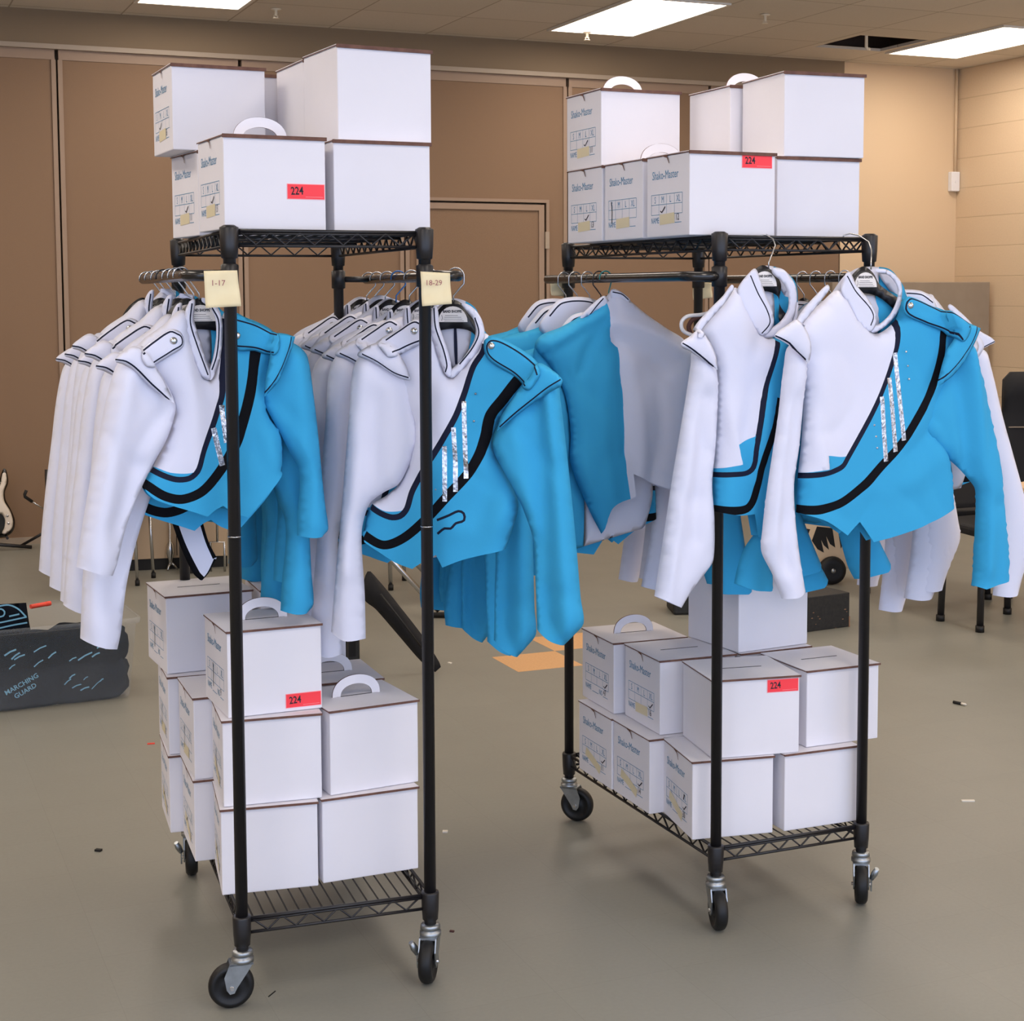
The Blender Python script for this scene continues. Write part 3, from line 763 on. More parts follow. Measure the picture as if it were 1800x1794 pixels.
def hook_pts(nx, nz, hx, hz, off=0., top=None):
    """wire hook: up from the neck, kinked, then over the rod whose axis is at (hx,hz)"""
    R = .019; pts = [(nx, .014, nz-.005), (nx, .014, nz+.012), (nx+(hx+R-nx)*.55, .014+off*.4, nz+.028), (hx+R*.98, .014+off*.8, max(nz+.04, hz-.022))]
    for k in range(0, 12):
        a = -.15+k/11*(PI+.35); pts.append((hx+R*math.cos(a), .014+off, hz+R*math.sin(a)))
    return pts
def band_jacket(fr, label, D, group, sleeve_var=0, seed=0):
    r = thing('band_jacket', label, 'jacket', fr.P, fr.y, group)
    px = fr.px
    # back panel with the lining seen through the neck
    if 'back' in D:
        ol = cr(px(D['back'], .04), True, .009); cx = D['split']; s = fr.px([(cx, 700)], .04)[0][0]
        half = [(s, -9), (9, -9), (9, 9), (s, 9)]
        zz = [p[1] for p in ol]
        rg = [(np.array([(s, min(zz)-.1), (s+1, min(zz)-.1), (s+1, max(zz)+.1), (s, max(zz)+.1)]), 1)]
        rg = [(clip_right(ol, s), 1)]
        cutout('back_panel', ol, ['white_cloth', 'blue_cloth'], r, rg, Tf=.003, Tb=.022, R=.05, spacing=.016, dep=lambda x, z: .036, wrinkle=.002, seed=seed)
    if 'lining' in D:
        for pts, mtl, off in D['lining']:
            cutout('lining', cr(px(pts, off), True, .008), [mtl], r, Tf=.002, Tb=.001, R=.006, spacing=.014, dep=lambda x, z: off, smooth=1)
    # torso
    ol, si = cr(px(D['torso']), True, .009, ret=True)
    hem = None
    if 'hem' in D:
        names = [tuple(p[:2]) for p in D['torso']]; h0, h1 = names.index(D['hem'][0]), names.index(D['hem'][1]); hem = (si >= h0) & (si < h1)
    mats = ['white_cloth', 'blue_cloth', 'black_cloth', 'navy', 'silver_foil']
    rg = []
    to = -.035
    for kind, pts, w in D['zones']:
        mi = {'blue': 1, 'black': 2, 'navy': 3, 'silver': 4, 'white': 0}[kind]
        L = cr(px(pts, to), w is None, .008)
        if w is not None:
            k = 3.55/F; L = ribbon(L, w*k if np.isscalar(w) else [(a, b*k) for a, b in w])
        rg.append((L, mi))
    fo = [(cr(px(p, to), False, .01), a, w) for p, a, w in D.get('folds', [])]
    t = cutout('jacket_front', ol, mats, r, rg, Tf=D.get('Tf', .034), Tb=.004, R=.05, spacing=.010, folds=fo, wrinkle=.008, wscale=(7, 3), seed=seed+1, smooth=2, hem=hem)
    ts = ob_surf[t.name]
    if 'gems' in D:
        gm = MB()
        for (x, y) in D['gems']:
            p = px([(x, y)], to)[0]; gm.lathe((p[0], ts(p[0], p[1])-.0015, p[1]), [(0, -.002), (.0025, -.001), (.003, .001)], 6, axis='y')
        gm.build('gem_trim', 'silver_foil', t)
    # sleeves: hang from the shoulder, origin at the shoulder so a copy can swing them
    cl_ = ('blue_cloth', 'white_cloth') if D.get('flip') else ('white_cloth', 'blue_cloth')
    for nm_, key, mtl in (('sleeve', 'sleeve_l', cl_[0]), ('sleeve', 'sleeve_r', cl_[1])):
        if key not in D: continue
        sd = D[key]; off = sd.get('off', -.02); ol, si = cr(px(sd['pts'], off), True, .009, ret=True)
        hd = [i for i, p in enumerate(sd['pts']) if len(p) > 2]; hem = (si >= hd[0]) & (si < hd[-1])
        fo = [(cr(px(p, off-.03), False, .01), a, w) for p, a, w in sd.get('folds', [])]
        top = max(ol, key=lambda p: p[1])
        rg = []
        cutout(nm_, ol, [mtl], r, rg, Tf=sd.get('Tf', .028), Tb=.024, R=.045, spacing=.011, dep=lambda x, z: off, folds=fo, wrinkle=.012, wscale=(12, 3.4), seed=seed+7+(mtl[0] == 'b'), origin=(float(top[0]), off, float(top[1])), smooth=2, hem=hem)
    # shoulder wings, epaulettes, buttons, collar
    wsurf = []
    for key, mtl in (('wing_l', 'white_cloth'), ('wing_r', 'blue_cloth')):
        if key not in D: continue
        wd = D[key]; off = -.056
        ol = cr(px(wd['pts'], off), True, .007)
        ln = cr(px(wd['pipe'], off-.012), False, .007)
        k = 3.55/F; ln2 = cr(px(wd['edge'], off-.008), False, .007) if 'edge' in wd else None
        rg = []
        rg.append((ribbon(ln, 2.6*k), 1))
        w_ = cutout('shoulder_wing', ol, [mtl, 'navy'], r, rg, Tf=.013, Tb=.002, R=.022, spacing=.009, dep=lambda x, z: off, smooth=2, wrinkle=.002, seed=seed)
        wsurf.append((ob_surf[w_.name], off))
    def top_surf(x, z):
        y = ts(x, z)
        for sf, off in wsurf:
            q = sf(x, z)
            if q < 0: y = min(y, off+q)
        return y
    for key, mtl in (('strap_l', 'white_cloth'), ('strap_r', 'blue_cloth')):
        if key not in D: continue
        sd = D[key]; off = -.045; ol = cr(px(sd['pts'], off), True, .006)
        cen = ol.mean(0); k = 3.55/F
        pp = sd.get('pipe', []); pp = pp if (pp and isinstance(pp[0][0], (tuple, list))) else ([pp] if pp else [])
        dd = [(ribbon(cr(px(q, off), False, .006), 2.8*k), 1) for q in pp]
        y0 = top_surf(float(cen[0]), float(cen[1]))
        dp = lambda x, z: min(top_surf(x, z), -.03)-.003
        e_ = cutout('epaulette', ol, [mtl, 'navy'], r, dd, Tf=.007, Tb=.002, R=.009, spacing=.008, dep=dp, smooth=2)
        if 'btn' in sd:
            p = px([sd['btn']], off)[0]; y = dp(p[0], p[1])-.007
            MB().lathe((p[0], y, p[1]), [(0, -.006), (.004, -.0055), (.0075, -.003), (.0088, 0), (.0088, .003)], 18, axis='y').build('button', 'silver', e_)
    if 'collar_back' in D:
        ol = cr(px(D['collar_back'][0], .058), True, .008)
        rg = [(ribbon(cr(px(D['collar_back'][1], .058), False, .006), .004), 1)]
        cutout('collar_back', ol, ['white_cloth', 'navy'], r, rg, Tf=.001, Tb=.006, R=.01, spacing=.012, dep=lambda x, z: .058, smooth=1)
    for pts, pipe, off in D.get('collar', []):
        ol = cr(px(pts, off), True, .006); k = 3.55/F
        rg = [(ribbon(cr(px(q, off), False, .006), 2.6*k), 1) for q in pipe]
        cb_ = D.get('cbend', .0)
        cutout('collar', ol, ['white_cloth', 'navy'], r, rg, Tf=.0035, Tb=.002, R=.006, spacing=.008, dep=lambda x, z: off, smooth=1)
    return r
def clip_right(poly, s):
    """part of a polygon right of x = s"""
    out = []; n = len(poly)
    for i in range(n):
        a, b = poly[i], poly[(i+1) % n]
        if a[0] >= s: out.append(a)
        if (a[0] >= s) != (b[0] >= s):
            t = (s-a[0])/(b[0]-a[0]); out.append(a+(b-a)*t)
    return np.array(out)

# ---- jacket at the right front of the right rack
A1 = RK[1][2]; A0 = RK[0][2]
D4 = dict(
 torso=[(1472,510),(1442,533),(1412,558),(1392,578),(1385,600),(1405,640),(1412,700),(1408,780),(1402,840),(1399,900,1),(1440,914),(1477,938,1),(1501,915,1),(1524,950,1),(1570,936),(1615,919),(1675,888,1),
        (1672,834),(1664,795),(1640,752),(1650,700),(1672,640),(1690,600),(1694,572),(1660,547),(1620,533),(1592,526),(1584,530),(1575,560),(1552,582),(1535,586),(1508,560),(1490,530)],
 zones=[('blue',[(1592,500,1),(1587,560),(1583,590),(1575,640),(1558,680),(1538,720),(1515,765),(1495,800),(1456,801,1),(1457,824,1),(1395,838,1),(1380,980,1),(1740,980,1),(1740,500,1)],None),
        ('white',[(1398,790,1),(1440,770),(1456,800,1),(1457,825,1),(1420,830),(1396,834,1)],None),
        ('navy',[(1590,545),(1587,560),(1585,585),(1578,622),(1561,667),(1541,711),(1518,757),(1493,804),(1483,820),(1461,830),(1430,836),(1395,841)],10.5),
        ('black',[(1662,578),(1658,610),(1651,645),(1638,691),(1611,741),(1585,781),(1551,818),(1518,855),(1480,884),(1441,896),(1395,897)],[(0,17),(.3,20),(1,17)]),
        ('silver',[(1551,697),(1554,760),(1558,811)],10.5),('silver',[(1566,664),(1570,730),(1575,794)],10.5),('silver',[(1578,620),(1583,700),(1590,774)],10.5)],
 folds=[([(1660,800),(1600,850),(1540,860)],.008,.03),([(1412,700),(1440,760),(1450,820)],.008,.02),([(1640,760),(1600,800)],-.008,.02),([(1480,580),(1440,680)],.006,.04)],
 gems=[(1593,618),(1596,643),(1598,666),(1537,747),(1540,767),(1542,787)],
 back=[(1482,485),(1510,472),(1560,472),(1585,500),(1596,525),(1660,546),(1695,575),(1670,640),(1660,760),(1672,830),(1668,885,1),(1560,925,1),(1420,905,1),(1405,840),(1415,650),(1395,590),(1440,545)], split=1540,
 lining=[([(1500,530),(1560,535),(1582,560),(1560,640),(1520,620)],'lining',.03)],
 sleeve_l=dict(pts=[(1412,612),(1386,608),(1378,640),(1367,734),(1357,801),(1347,868),(1340,930),(1338,968),(1357,1008),(1374,1052,1),(1396,1048),(1416,1040,1),(1407,985),(1399,920),(1396,851),(1405,784),(1413,700),(1418,650)],
   folds=[([(1395,640),(1380,800),(1362,960)],.012,.02),([(1408,700),(1385,860),(1392,1000)],-.014,.016)]),
 sleeve_r=dict(pts=[(1690,590),(1710,608),(1724,655),(1735,701),(1752,784),(1762,860),(1769,935),(1774,990),(1772,1017,1),(1746,1025),(1722,1033,1),(1708,1028,1),(1711,980),(1713,935),(1714,861),(1702,842),(1682,820),(1655,795),(1624,755),(1630,720),(1645,680),(1672,630)],
   folds=[([(1705,620),(1722,720),(1732,860),(1738,1000)],.016,.024),([(1690,640),(1700,760),(1715,860)],-.018,.018),([(1630,755),(1675,800),(1712,850)],.012,.012)], off=-.012),
 wing_l=dict(pts=[(1361,590),(1385,570),(1402,562),(1420,585),(1426,612),(1422,640,1),(1404,622),(1387,607),(1372,598)], pipe=[(1367,590),(1390,603),(1407,620),(1421,633)]),
 wing_r=dict(pts=[(1664,548),(1692,562),(1724,577,1),(1714,602),(1697,632),(1675,660),(1646,682,1),(1652,655),(1664,615),(1678,590)], pipe=[(1721,574),(1708,604),(1688,634),(1666,658),(1647,675)]),
 strap_r=dict(pts=[(1592,540),(1594,527),(1604,521),(1640,536),(1682,557),(1695,570),(1690,590),(1680,600),(1660,582),(1627,568),(1598,554)], pipe=[(1679,597),(1668,581),(1630,566),(1602,552),(1596,543),(1598,531),(1606,525),(1640,539),(1680,560),(1691,571),(1688,575)], btn=(1603,537)),
 collar=[([(1486,482),(1494,478),(1505,500),(1528,528),(1540,552),(1539,572),(1528,583),(1508,566),(1488,530),(1478,512)],[[(1488,485),(1503,512),(1527,540),(1534,556),(1529,572)]],-.012),
         ([(1539,473),(1562,475),(1582,492),(1586,512),(1580,545),(1560,570),(1536,585),(1530,578),(1549,567),(1567,548),(1578,520),(1576,502),(1562,484),(1545,480)],[],-.004)],
)
D4['collar_back'] = ([(1484,490),(1508,471),(1560,473),(1584,500),(1596,530),(1570,545),(1530,550),(1490,540),(1476,520)], [(1486,497),(1510,479),(1558,481),(1580,506)])
D4['hem'] = ((1399, 900), (1675, 888))
D4['strap_l'] = dict(pts=[(1404,566),(1420,540),(1440,518),(1460,500),(1464,507),(1445,533),(1425,558),(1410,574)])
D4['lining'] = [([(1500,528),(1538,520),(1548,575),(1535,585),(1512,560)], 'lining', .026), ([(1541,515),(1590,528),(1580,560),(1552,590),(1546,578)], 'blue_cloth', .026), ([(1545,476),(1566,478),(1580,500),(1578,520),(1560,505)], 'lining', .027)]
D1 = dict(hem=((250, 852), (495, 826)),
 torso=[(323,545),(285,573),(250,598),(236,620),(262,650),(290,690),(303,720),(300,745),(285,790),(268,822),(250,852),(262,872),(290,884),(330,896),(358,905,1),(372,893),(385,886,1),(400,897),(425,905,1),(460,868),(495,826,1),(497,800),(492,754),(474,734),(466,700),(470,660),(480,620),(484,592),(450,566),(415,552),(393,550),(388,600),(380,640),(369,667),(350,640),(335,590)],
 zones=[('blue',[(403,540,1),(400,620),(394,665),(389,701),(375,747),(358,794),(348,824),(335,832),(301,831),(271,821),(236,824,1),(200,1000,1),(600,1000,1),(600,540,1)],None),
        ('navy',[(403,560),(400,620),(395,661),(390,701),(375,747),(358,794),(347,829),(334,841),(311,843),(284,834),(262,820)],10),
        ('black',[(451,585),(450,620),(441,684),(425,747),(408,791),(385,831),(355,865),(321,878),(288,871),(252,846)],[(0,20),(.4,19),(1,15)]),
        ('silver',[(391,712),(394,745),(398,778)],9),('silver',[(376,752),(383,785),(391,818)],9.5)],
 folds=[([(327,570),(335,650),(342,740),(346,820)],.010,.016),([(303,735),(285,790),(272,820)],.012,.025),([(474,735),(440,800),(400,850)],-.008,.02),([(465,700),(470,780),(490,820)],.01,.02),([(425,760),(440,840),(430,895)],.008,.02)],
 back=[(330,542),(350,524),(375,529),(392,548),(450,565),(485,592),(470,650),(475,735),(495,800),(488,826),(425,898,1),(258,866),(268,822),(303,720),(240,620),(290,570)], split=374,
 lining=[([(338,562),(366,562),(369,655),(355,640)],'lining',.026),([(363,560),(392,566),(386,615),(368,640),(366,600)],'blue_cloth',.028)],
 sleeve_l=dict(pts=[(246,606),(218,626),(203,645),(187,700),(174,767),(157,851),(145,920),(134,996,1),(165,1004),(198,1012,1),(206,990),(221,928),(241,874),(268,818),(292,775),(306,735),(309,712),(292,672),(268,635)],
   folds=[([(230,650),(205,760),(180,900),(165,990)],.018,.025),([(308,715),(270,760),(235,850),(210,950)],-.016,.02),([(300,745),(285,765),(262,800)],.012,.012)]),
 sleeve_r=dict(pts=[(484,592),(510,600),(530,612),(541,628),(552,700),(560,770),(566,834),(572,890),(577,930),(568,941,1),(545,943),(522,941,1),(523,901),(527,850),(524,821),(512,800),(497,770),(481,741),(466,712),(463,690),(472,640)],
   folds=[([(520,620),(530,720),(545,850),(550,930)],.014,.02),([(480,735),(510,780),(530,820)],.012,.012)], off=-.01),
 wing_l=dict(pts=[(202,634),(214,620),(236,608),(258,622),(279,652),(295,682),(307,709,1),(270,684),(235,651),(215,640)], pipe=[(205,632),(222,635),(240,647),(268,675),(300,703)]),
 wing_r=dict(pts=[(482,588),(500,586),(519,592,1),(514,610),(503,640),(488,672),(465,697,1),(466,670),(474,630)], pipe=[(514,592),(509,612),(498,642),(484,668),(467,692)]),
 strap_l=dict(pts=[(244,622),(272,598),(302,579),(319,583),(326,596),(324,610),(300,626),(268,645),(250,642)], pipe=[(246,622),(273,601),(301,583),(313,587),(320,592),(321,605),(305,615),(267,640)], btn=(306,599)),
 strap_r=dict(pts=[(410,552),(445,564),(479,579),(485,590),(479,622),(450,617),(414,612)], pipe=[[(416,562),(450,572),(481,588)],[(416,608),(450,611),(475,619)]], btn=(418,590)),
 collar=[([(335,528),(343,526),(341,560),(353,600),(363,635),(370,655),(367,668),(352,657),(336,617),(324,570),(326,545)],[[(337,533),(334,567),(346,607),(358,640),(365,659)]],-.014),
         ([(355,523),(373,530),(387,548),(392,580),(388,625),(378,655),(369,668),(367,655),(374,630),(380,590),(378,560),(369,540),(355,530)],[[(372,540),(383,562),(384,590),(380,625),(372,650)]],-.012)],
)
D2 = dict(hem=((640, 930), (888, 965)),
 torso=[(762,558),(735,565),(690,590),(652,610),(645,640),(690,690),(722,740),(708,840),(680,870),(652,888),(640,930),(645,950,1),(674,968),(700,984),(730,995,1),(745,985),(771,971,1),(782,993,1),(814,981),(850,972),(888,965,1),(904,921),(911,885),(893,840),(868,790),(866,765),(885,730),(920,690),(942,660),(900,620),(860,590),(848,585),(845,602),(832,622),(812,645),(791,662),(776,630),(766,590)],
 zones=[('blue',[(862,560,1),(848,615),(833,644),(817,687),(801,731),(767,791),(740,834),(724,864),(713,892),(704,898),(677,899),(651,889),(620,888,1),(600,1020,1),(1000,1020,1),(1000,560,1)],None),
        ('navy',[(850,605),(846,620),(831,644),(817,687),(801,731),(767,791),(740,834),(724,864),(715,894),(703,907),(684,909),(648,893)],11),
        ('black',[(925,655),(911,667),(884,701),(861,731),(852,768),(841,801),(821,834),(787,871),(750,911),(710,945),(674,958),(638,942)],[(0,20),(.3,19),(1,16)]),
        ('silver',[(781,784),(782,840),(782,881)],8.5),('silver',[(797,751),(800,810),(801,864)],8.5),('silver',[(815,705),(817,770),(819,841)],8.5),
        ('navy',[(768,914),(790,905),(806,898),(815,902),(816,914),(802,919),(793,928),(782,928),(769,938)],4.5)],
 gems=[(836,692),(833,740),(765,832),(766,860)],
 folds=[([(868,790),(860,860),(840,920)],-.008,.025),([(905,900),(860,920),(800,930)],.008,.03),([(785,670),(760,760),(745,820)],.008,.03),([(725,720),(712,800),(670,880)],.01,.02)],
 back=[(765,542),(797,524),(835,540),(855,585),(940,655),(868,790),(910,885),(900,930),(884,958,1),(730,985,1),(645,942),(700,850),(720,740),(652,620),(735,562)], split=820,
 lining=[([(766,560),(822,566),(824,612),(800,650),(782,630)],'lining',.026),([(818,560),(842,570),(838,605),(822,612)],'blue_cloth',.028),([(798,572),(802,572),(804,640),(800,640)],'navy',.021)],
 sleeve_l=dict(pts=[(692,598),(655,610),(632,626),(620,650),(613,734),(605,834),(600,901),(590,1010),(582,1110,1),(610,1122),(643,1122,1),(641,1040),(636,960),(637,925),(650,885),(675,865),(700,851),(720,815),(734,770),(725,711),(718,665),(708,628)],
   folds=[([(660,630),(700,665),(722,720)],-.014,.016),([(640,650),(632,800),(615,1000)],.02,.03),([(730,770),(690,850),(645,900)],.01,.014),([(655,700),(650,830),(625,950),(630,1110)],-.012,.02)]),
 sleeve_r=dict(pts=[(962,648),(980,668),(985,700),(995,784),(1006,885),(1014,970),(1021,1052),(1026,1095),(1010,1115),(991,1134,1),(965,1122),(944,1106,1),(943,1070),(941,1020),(938,951),(918,891),(903,860),(885,828),(868,794),(866,768),(880,740),(920,690)],
   folds=[([(940,690),(950,800),(955,950),(960,1100)],-.022,.018),([(965,680),(985,850),(995,1000),(1000,1110)],.016,.022),([(870,795),(905,860),(935,940)],.016,.014),([(900,730),(915,830),(938,930)],.01,.015)], off=-.02),
 wing_l=dict(pts=[(628,624),(642,611),(664,602),(690,610),(712,638),(723,670,1),(700,664),(668,644),(645,632)], pipe=[(635,622),(660,634),(692,655),(717,664)]),
 wing_r=dict(pts=[(946,638),(972,651),(989,668),(986,679,1),(961,693),(930,714),(874,757,1),(880,733),(908,690),(932,660)], pipe=[(985,667),(962,681),(935,702),(905,726),(877,751)]),
 strap_l=dict(pts=[(666,598),(700,579),(728,562),(745,569),(750,590),(742,602),(715,617),(690,628),(674,614)], pipe=[[(677,598),(702,581),(727,566),(741,572)],[(694,618),(718,606),(741,597)]], btn=(727,582)),
 strap_r=dict(pts=[(849,600),(857,593),(870,591),(900,605),(936,629),(952,652),(946,669),(929,685),(905,663),(868,641),(852,625)], pipe=[(926,677),(905,656),(870,634),(858,622),(855,608),(862,599),(880,602),(915,622),(942,645),(947,658)], btn=(863,608)),
 collar=[([(757,548),(767,537),(773,575),(786,612),(793,640),(791,663),(777,645),(763,605),(756,575)],[[(763,541),(766,575),(780,615),(786,642),(783,654)]],-.014),
         ([(812,533),(832,541),(847,562),(852,590),(843,613),(822,639),(795,665),(788,656),(812,632),(831,603),(836,582),(832,562),(818,545)],[[(835,558),(842,585),(831,611),(808,640)]],-.012)],
)
D3 = dict(hem=((1253, 898), (1365, 905)),
 torso=[(1293,505),(1268,530),(1242,560),(1230,582),(1242,600),(1258,650),(1257,700),(1255,780),(1253,830),(1253,898,1),(1290,903),(1315,901,1),(1322,941,1),(1345,938),(1365,905,1),(1375,800),(1380,700),(1385,620),(1402,560),(1399,530),(1390,565),(1372,588),(1348,594),(1325,570),(1305,530)],
 zones=[('blue',[(1374,580,1),(1367,617),(1357,650),(1344,701),(1336,741),(1328,767,1),(1297,781,1),(1304,816,1),(1235,833,1),(1235,980,1),(1430,980,1),(1430,580,1)],None),
        ('navy',[(1374,600),(1367,617),(1357,650),(1344,701),(1337,741),(1329,788),(1325,821),(1314,831),(1290,834),(1245,838)],10),
        ('black',[(1245,896),(1290,898),(1314,894),(1325,880),(1333,850),(1345,800),(1362,750),(1374,700)],16)],
 folds=[([(1335,595),(1330,680),(1312,760)],-.01,.02),([(1270,660),(1290,760),(1303,815)],.012,.015),([(1330,840),(1340,780),(1355,700)],.008,.02)], Tf=.034,
 back=[(1300,510),(1330,470),(1370,472),(1398,500),(1398,560),(1380,640),(1375,800),(1360,900,1),(1255,895,1),(1257,700),(1258,650),(1248,575),(1275,535)], split=1356,
 lining=[([(1330,505),(1356,505),(1360,575),(1350,585)],'lining',.026),([(1354,508),(1388,520),(1386,550),(1370,575),(1358,560)],'blue_cloth',.028),([(1360,476),(1378,480),(1392,505),(1388,525),(1370,505)],'lining',.027)],
 sleeve_l=dict(pts=[(1240,606),(1218,612),(1214,640),(1205,700),(1195,760),(1180,850),(1165,950),(1150,1047,1),(1175,1058),(1198,1068,1),(1215,1040),(1242,1004),(1254,984),(1256,914),(1252,850),(1258,784),(1262,700),(1260,652)],
   folds=[([(1225,640),(1210,780),(1190,930),(1172,1050)],.016,.022),([(1252,700),(1240,800),(1230,950)],-.014,.02)]),
 sleeve_r=dict(pts=[(1348,870),(1330,930),(1310,960),(1298,990),(1290,1025,1),(1320,1035),(1358,1038,1),(1358,1010),(1350,985),(1375,940),(1385,880)], off=.035),
 wing_l=dict(pts=[(1196,606),(1214,590),(1229,580),(1249,603),(1259,628),(1261,650,1),(1235,632),(1212,617)], pipe=[(1203,603),(1222,616),(1245,634),(1258,645)]),
 strap_l=dict(pts=[(1218,591),(1228,570),(1250,545),(1275,520),(1291,500),(1295,506),(1280,531),(1255,560),(1232,587),(1224,593)]),
 collar=[([(1318,478),(1328,472),(1336,490),(1346,518),(1357,545),(1360,570),(1346,589),(1335,587),(1318,562),(1300,527),(1296,508)],[[(1318,484),(1331,515),(1347,545),(1352,567),(1338,586)]],-.012),
         ([(1357,471),(1378,474),(1397,499),(1401,527),(1394,562),(1376,586),(1346,594),(1341,586),(1358,575),(1374,562),(1385,542),(1385,518),(1375,496),(1358,481)],[],-.006)],
)
D5 = dict(flip=True, hem=((1057, 938), (1204, 858)),
 torso=[(1063,524),(1029,550),(985,575),(950,590),(940,610),(965,640),(992,690),(1003,760),(1003,815),(1035,895),(1057,938,1),(1066,890),(1107,871,1),(1102,831,1),(1148,851),(1180,861),(1204,858),(1208,780),(1213,700),(1222,650),(1205,600),(1172,577),(1136,552),(1098,521),(1076,511)],
 zones=[('blue',[(1072,500,1),(1074,545),(1074,572),(1077,600,1),(1090,611,1),(1093,654),(1098,707),(1100,759),(1102,831,1),(1125,970,1),(890,970,1),(890,500,1)],None)],
 folds=[([(1060,548),(1010,580),(960,608)],.014,.014),([(1056,585),(1038,615),(1026,654)],-.012,.012),([(1075,560),(1045,575),(985,615)],-.008,.012),([(1080,565),(1140,580),(1195,615)],.012,.016),([(1085,598),(1130,618),(1175,660)],-.010,.016),
        ([(1077,580),(1090,612),(1096,690),(1101,800)],-.012,.008),([(1110,640),(1125,720),(1130,830)],.01,.02),([(1070,640),(1060,760),(1075,870)],.01,.025),([(1000,790),(1030,840),(1056,930)],.012,.015),([(1160,680),(1165,760),(1150,850)],-.008,.02)],
 sleeve_l=dict(pts=[(950,595),(935,640),(925,760),(925,900),(930,1010,1),(985,1010,1),(1000,880),(1005,760),(990,680)], off=.03),
 sleeve_r=dict(pts=[(1190,600),(1216,630),(1230,720),(1238,850),(1240,980,1),(1190,985,1),(1178,880),(1172,760),(1170,660)], off=.03),
 collar=[([(1020,558),(1035,540),(1055,523),(1064,520),(1071,537),(1045,549),(1028,558)],[[(1036,553),(1050,535),(1060,524)]],-.012),
         ([(1073,511),(1082,508),(1099,518),(1108,530),(1092,536),(1078,532)],[[(1076,513),(1092,517),(1104,527)]],-.012)],
)
GJ = 'band jackets on the racks'; GH = 'coat hangers on the racks'
def rod_hook(nx, nz, top, off=0.):
    return hook_pts(nx, nz, 0., .0, off)
# --- four front jackets and the one seen from behind
F4 = Frame(loc(1, .415, -.105, 1.62), .46)
n4 = F4.px([(1518, 470)], .014)[0]; a4 = F4.px([(1412, 588), (1678, 574)], .014)
k4 = [(p[0], o, p[1]) for p, o in zip(F4.px([(1515, 474), (1515, 462), (1523, 440), (1527, 425), (1523, 413), (1516, 409), (1509, 412), (1507, 420)], .05), (.014, .014, .03, .05, .08, .1, .11, .112))]
H4 = hanger(F4, 'black hanger with paper label hooked on the shelf edge by the right post', n4, a4, k4, True, group=GH)
J4 = band_jacket(F4, 'band jacket on the right rack shelf front by the far post, silver stripes fully visible', D4, GJ, seed=40)
F3 = Frame(loc(1, .125, -.062, 1.62), .42)
n3 = F3.px([(1341, 468)], .014)[0]; a3 = F3.px([(1262, 585), (1400, 575)], .014)
k3 = [(p[0], o, p[1]) for p, o in zip(F3.px([(1341, 472), (1341, 462), (1350, 445), (1359, 432), (1361, 420), (1354, 412), (1346, 413), (1343, 420)], .04), (.014, .014, .02, .03, .045, .058, .064, .066))]
H3 = hanger(F3, 'black hanger with paper label hooked on the shelf edge left of the other front hanger', n3, a3, k3, True, group=GH)
J3 = band_jacket(F3, 'band jacket hung on the right rack shelf front in front of its left post', D3, GJ, seed=30)
F1 = Frame(loc(0, -.088, .085, 1.622), .5)
n1 = F1.px([(350, 526)], .014)[0]; a1 = F1.px([(262, 612), (458, 588)], .014)
H1 = hanger(F1, 'black hanger with grey hook frontmost on the left rack left rod', n1, a1, hook_pts(n1[0], n1[1], 0., .0), True, group=GH)
J1 = band_jacket(F1, 'frontmost band jacket on the left rack left side, crossed by the front post', D1, GJ, seed=10)
F2 = Frame(loc(0, RW+.088, .06, 1.622), -.12)
n2 = F2.px([(797, 529)], .014)[0]; a2 = F2.px([(690, 608), (922, 642)], .014)
H2 = hanger(F2, 'black hanger with grey hook frontmost on the left rack right rod', n2, a2, hook_pts(n2[0], n2[1], 0., .0), True, group=GH)
J2 = band_jacket(F2, 'frontmost band jacket on the left rack right side, blue sleeve hanging lowest', D2, GJ, seed=20)
F5 = Frame(loc(1, -.08, .455, 1.622), A1+.1)
n5 = F5.px([(1070, 520)], .014)[0]; a5 = F5.px([(965, 605), (1190, 612)], .014)
H5 = hanger(F5, 'black hanger with teal hook nearest the camera on the right rack left rod', n5, a5, hook_pts(n5[0], n5[1], 0., .0), False, wire='plastic_teal', group=GH)
J5 = band_jacket(F5, 'band jacket seen from behind between the two racks, half blue and half white', D5, GJ, seed=50)

# --- the rest of each rod: individual jackets and hangers
TJ = {}
def more(J, Hh, fr, rk, u, rows, jl, hl, sl=((1.1, 1.3), (1.05, 1.15)), zs=(1.02, 1.08), xs=(1, 1), ry=(0, 0)):
    tj, th = tree_of(J), tree_of(Hh); n = len(rows)
    for i, row in enumerate(rows):
        v, du, yaw, dz = row[:4]; wire = row[4] if len(row) > 4 else None
        P = loc(rk, u+du, v, 1.622+dz); rnd = random.Random(i*17+rk*5+int(u*100))
        c, parts = dup(J, tj, P, yaw, jl(i, n), GJ); c.scale = (rnd.uniform(*xs), 1, rnd.uniform(*zs)); k = 0
        for p in parts:
            if p.name.startswith('sleeve'):
                p.rotation_euler = (rnd.uniform(-.03, .03), rnd.uniform(-.05, .05)+ry[k], rnd.uniform(-.2, .2)); p.scale = (rnd.uniform(.92, 1.05), 1, rnd.uniform(*sl[k])); k = 1
        c2, hp = dup(Hh, th, loc(rk, u, v, 1.622), yaw, hl(i, n), GH)
        for p in hp:
            if p.name.startswith('hook') and wire:
                p.data = p.data.copy(); p.data.materials[0] = MT[wire]
        if abs(du) > .001 or dz:      # the hanger hooks the rod and carries the jacket
            for p in hp: p.location = (p.location.x+du*math.cos(yaw-RK[rk][2]), p.location.y, p.location.z) if not p.name.startswith('hook') else p.location
ORD = ['second', 'third', 'fourth', 'fifth', 'sixth', 'seventh', 'eighth']
def of(i, n): return ORD[i] if i < n-1 else 'last'
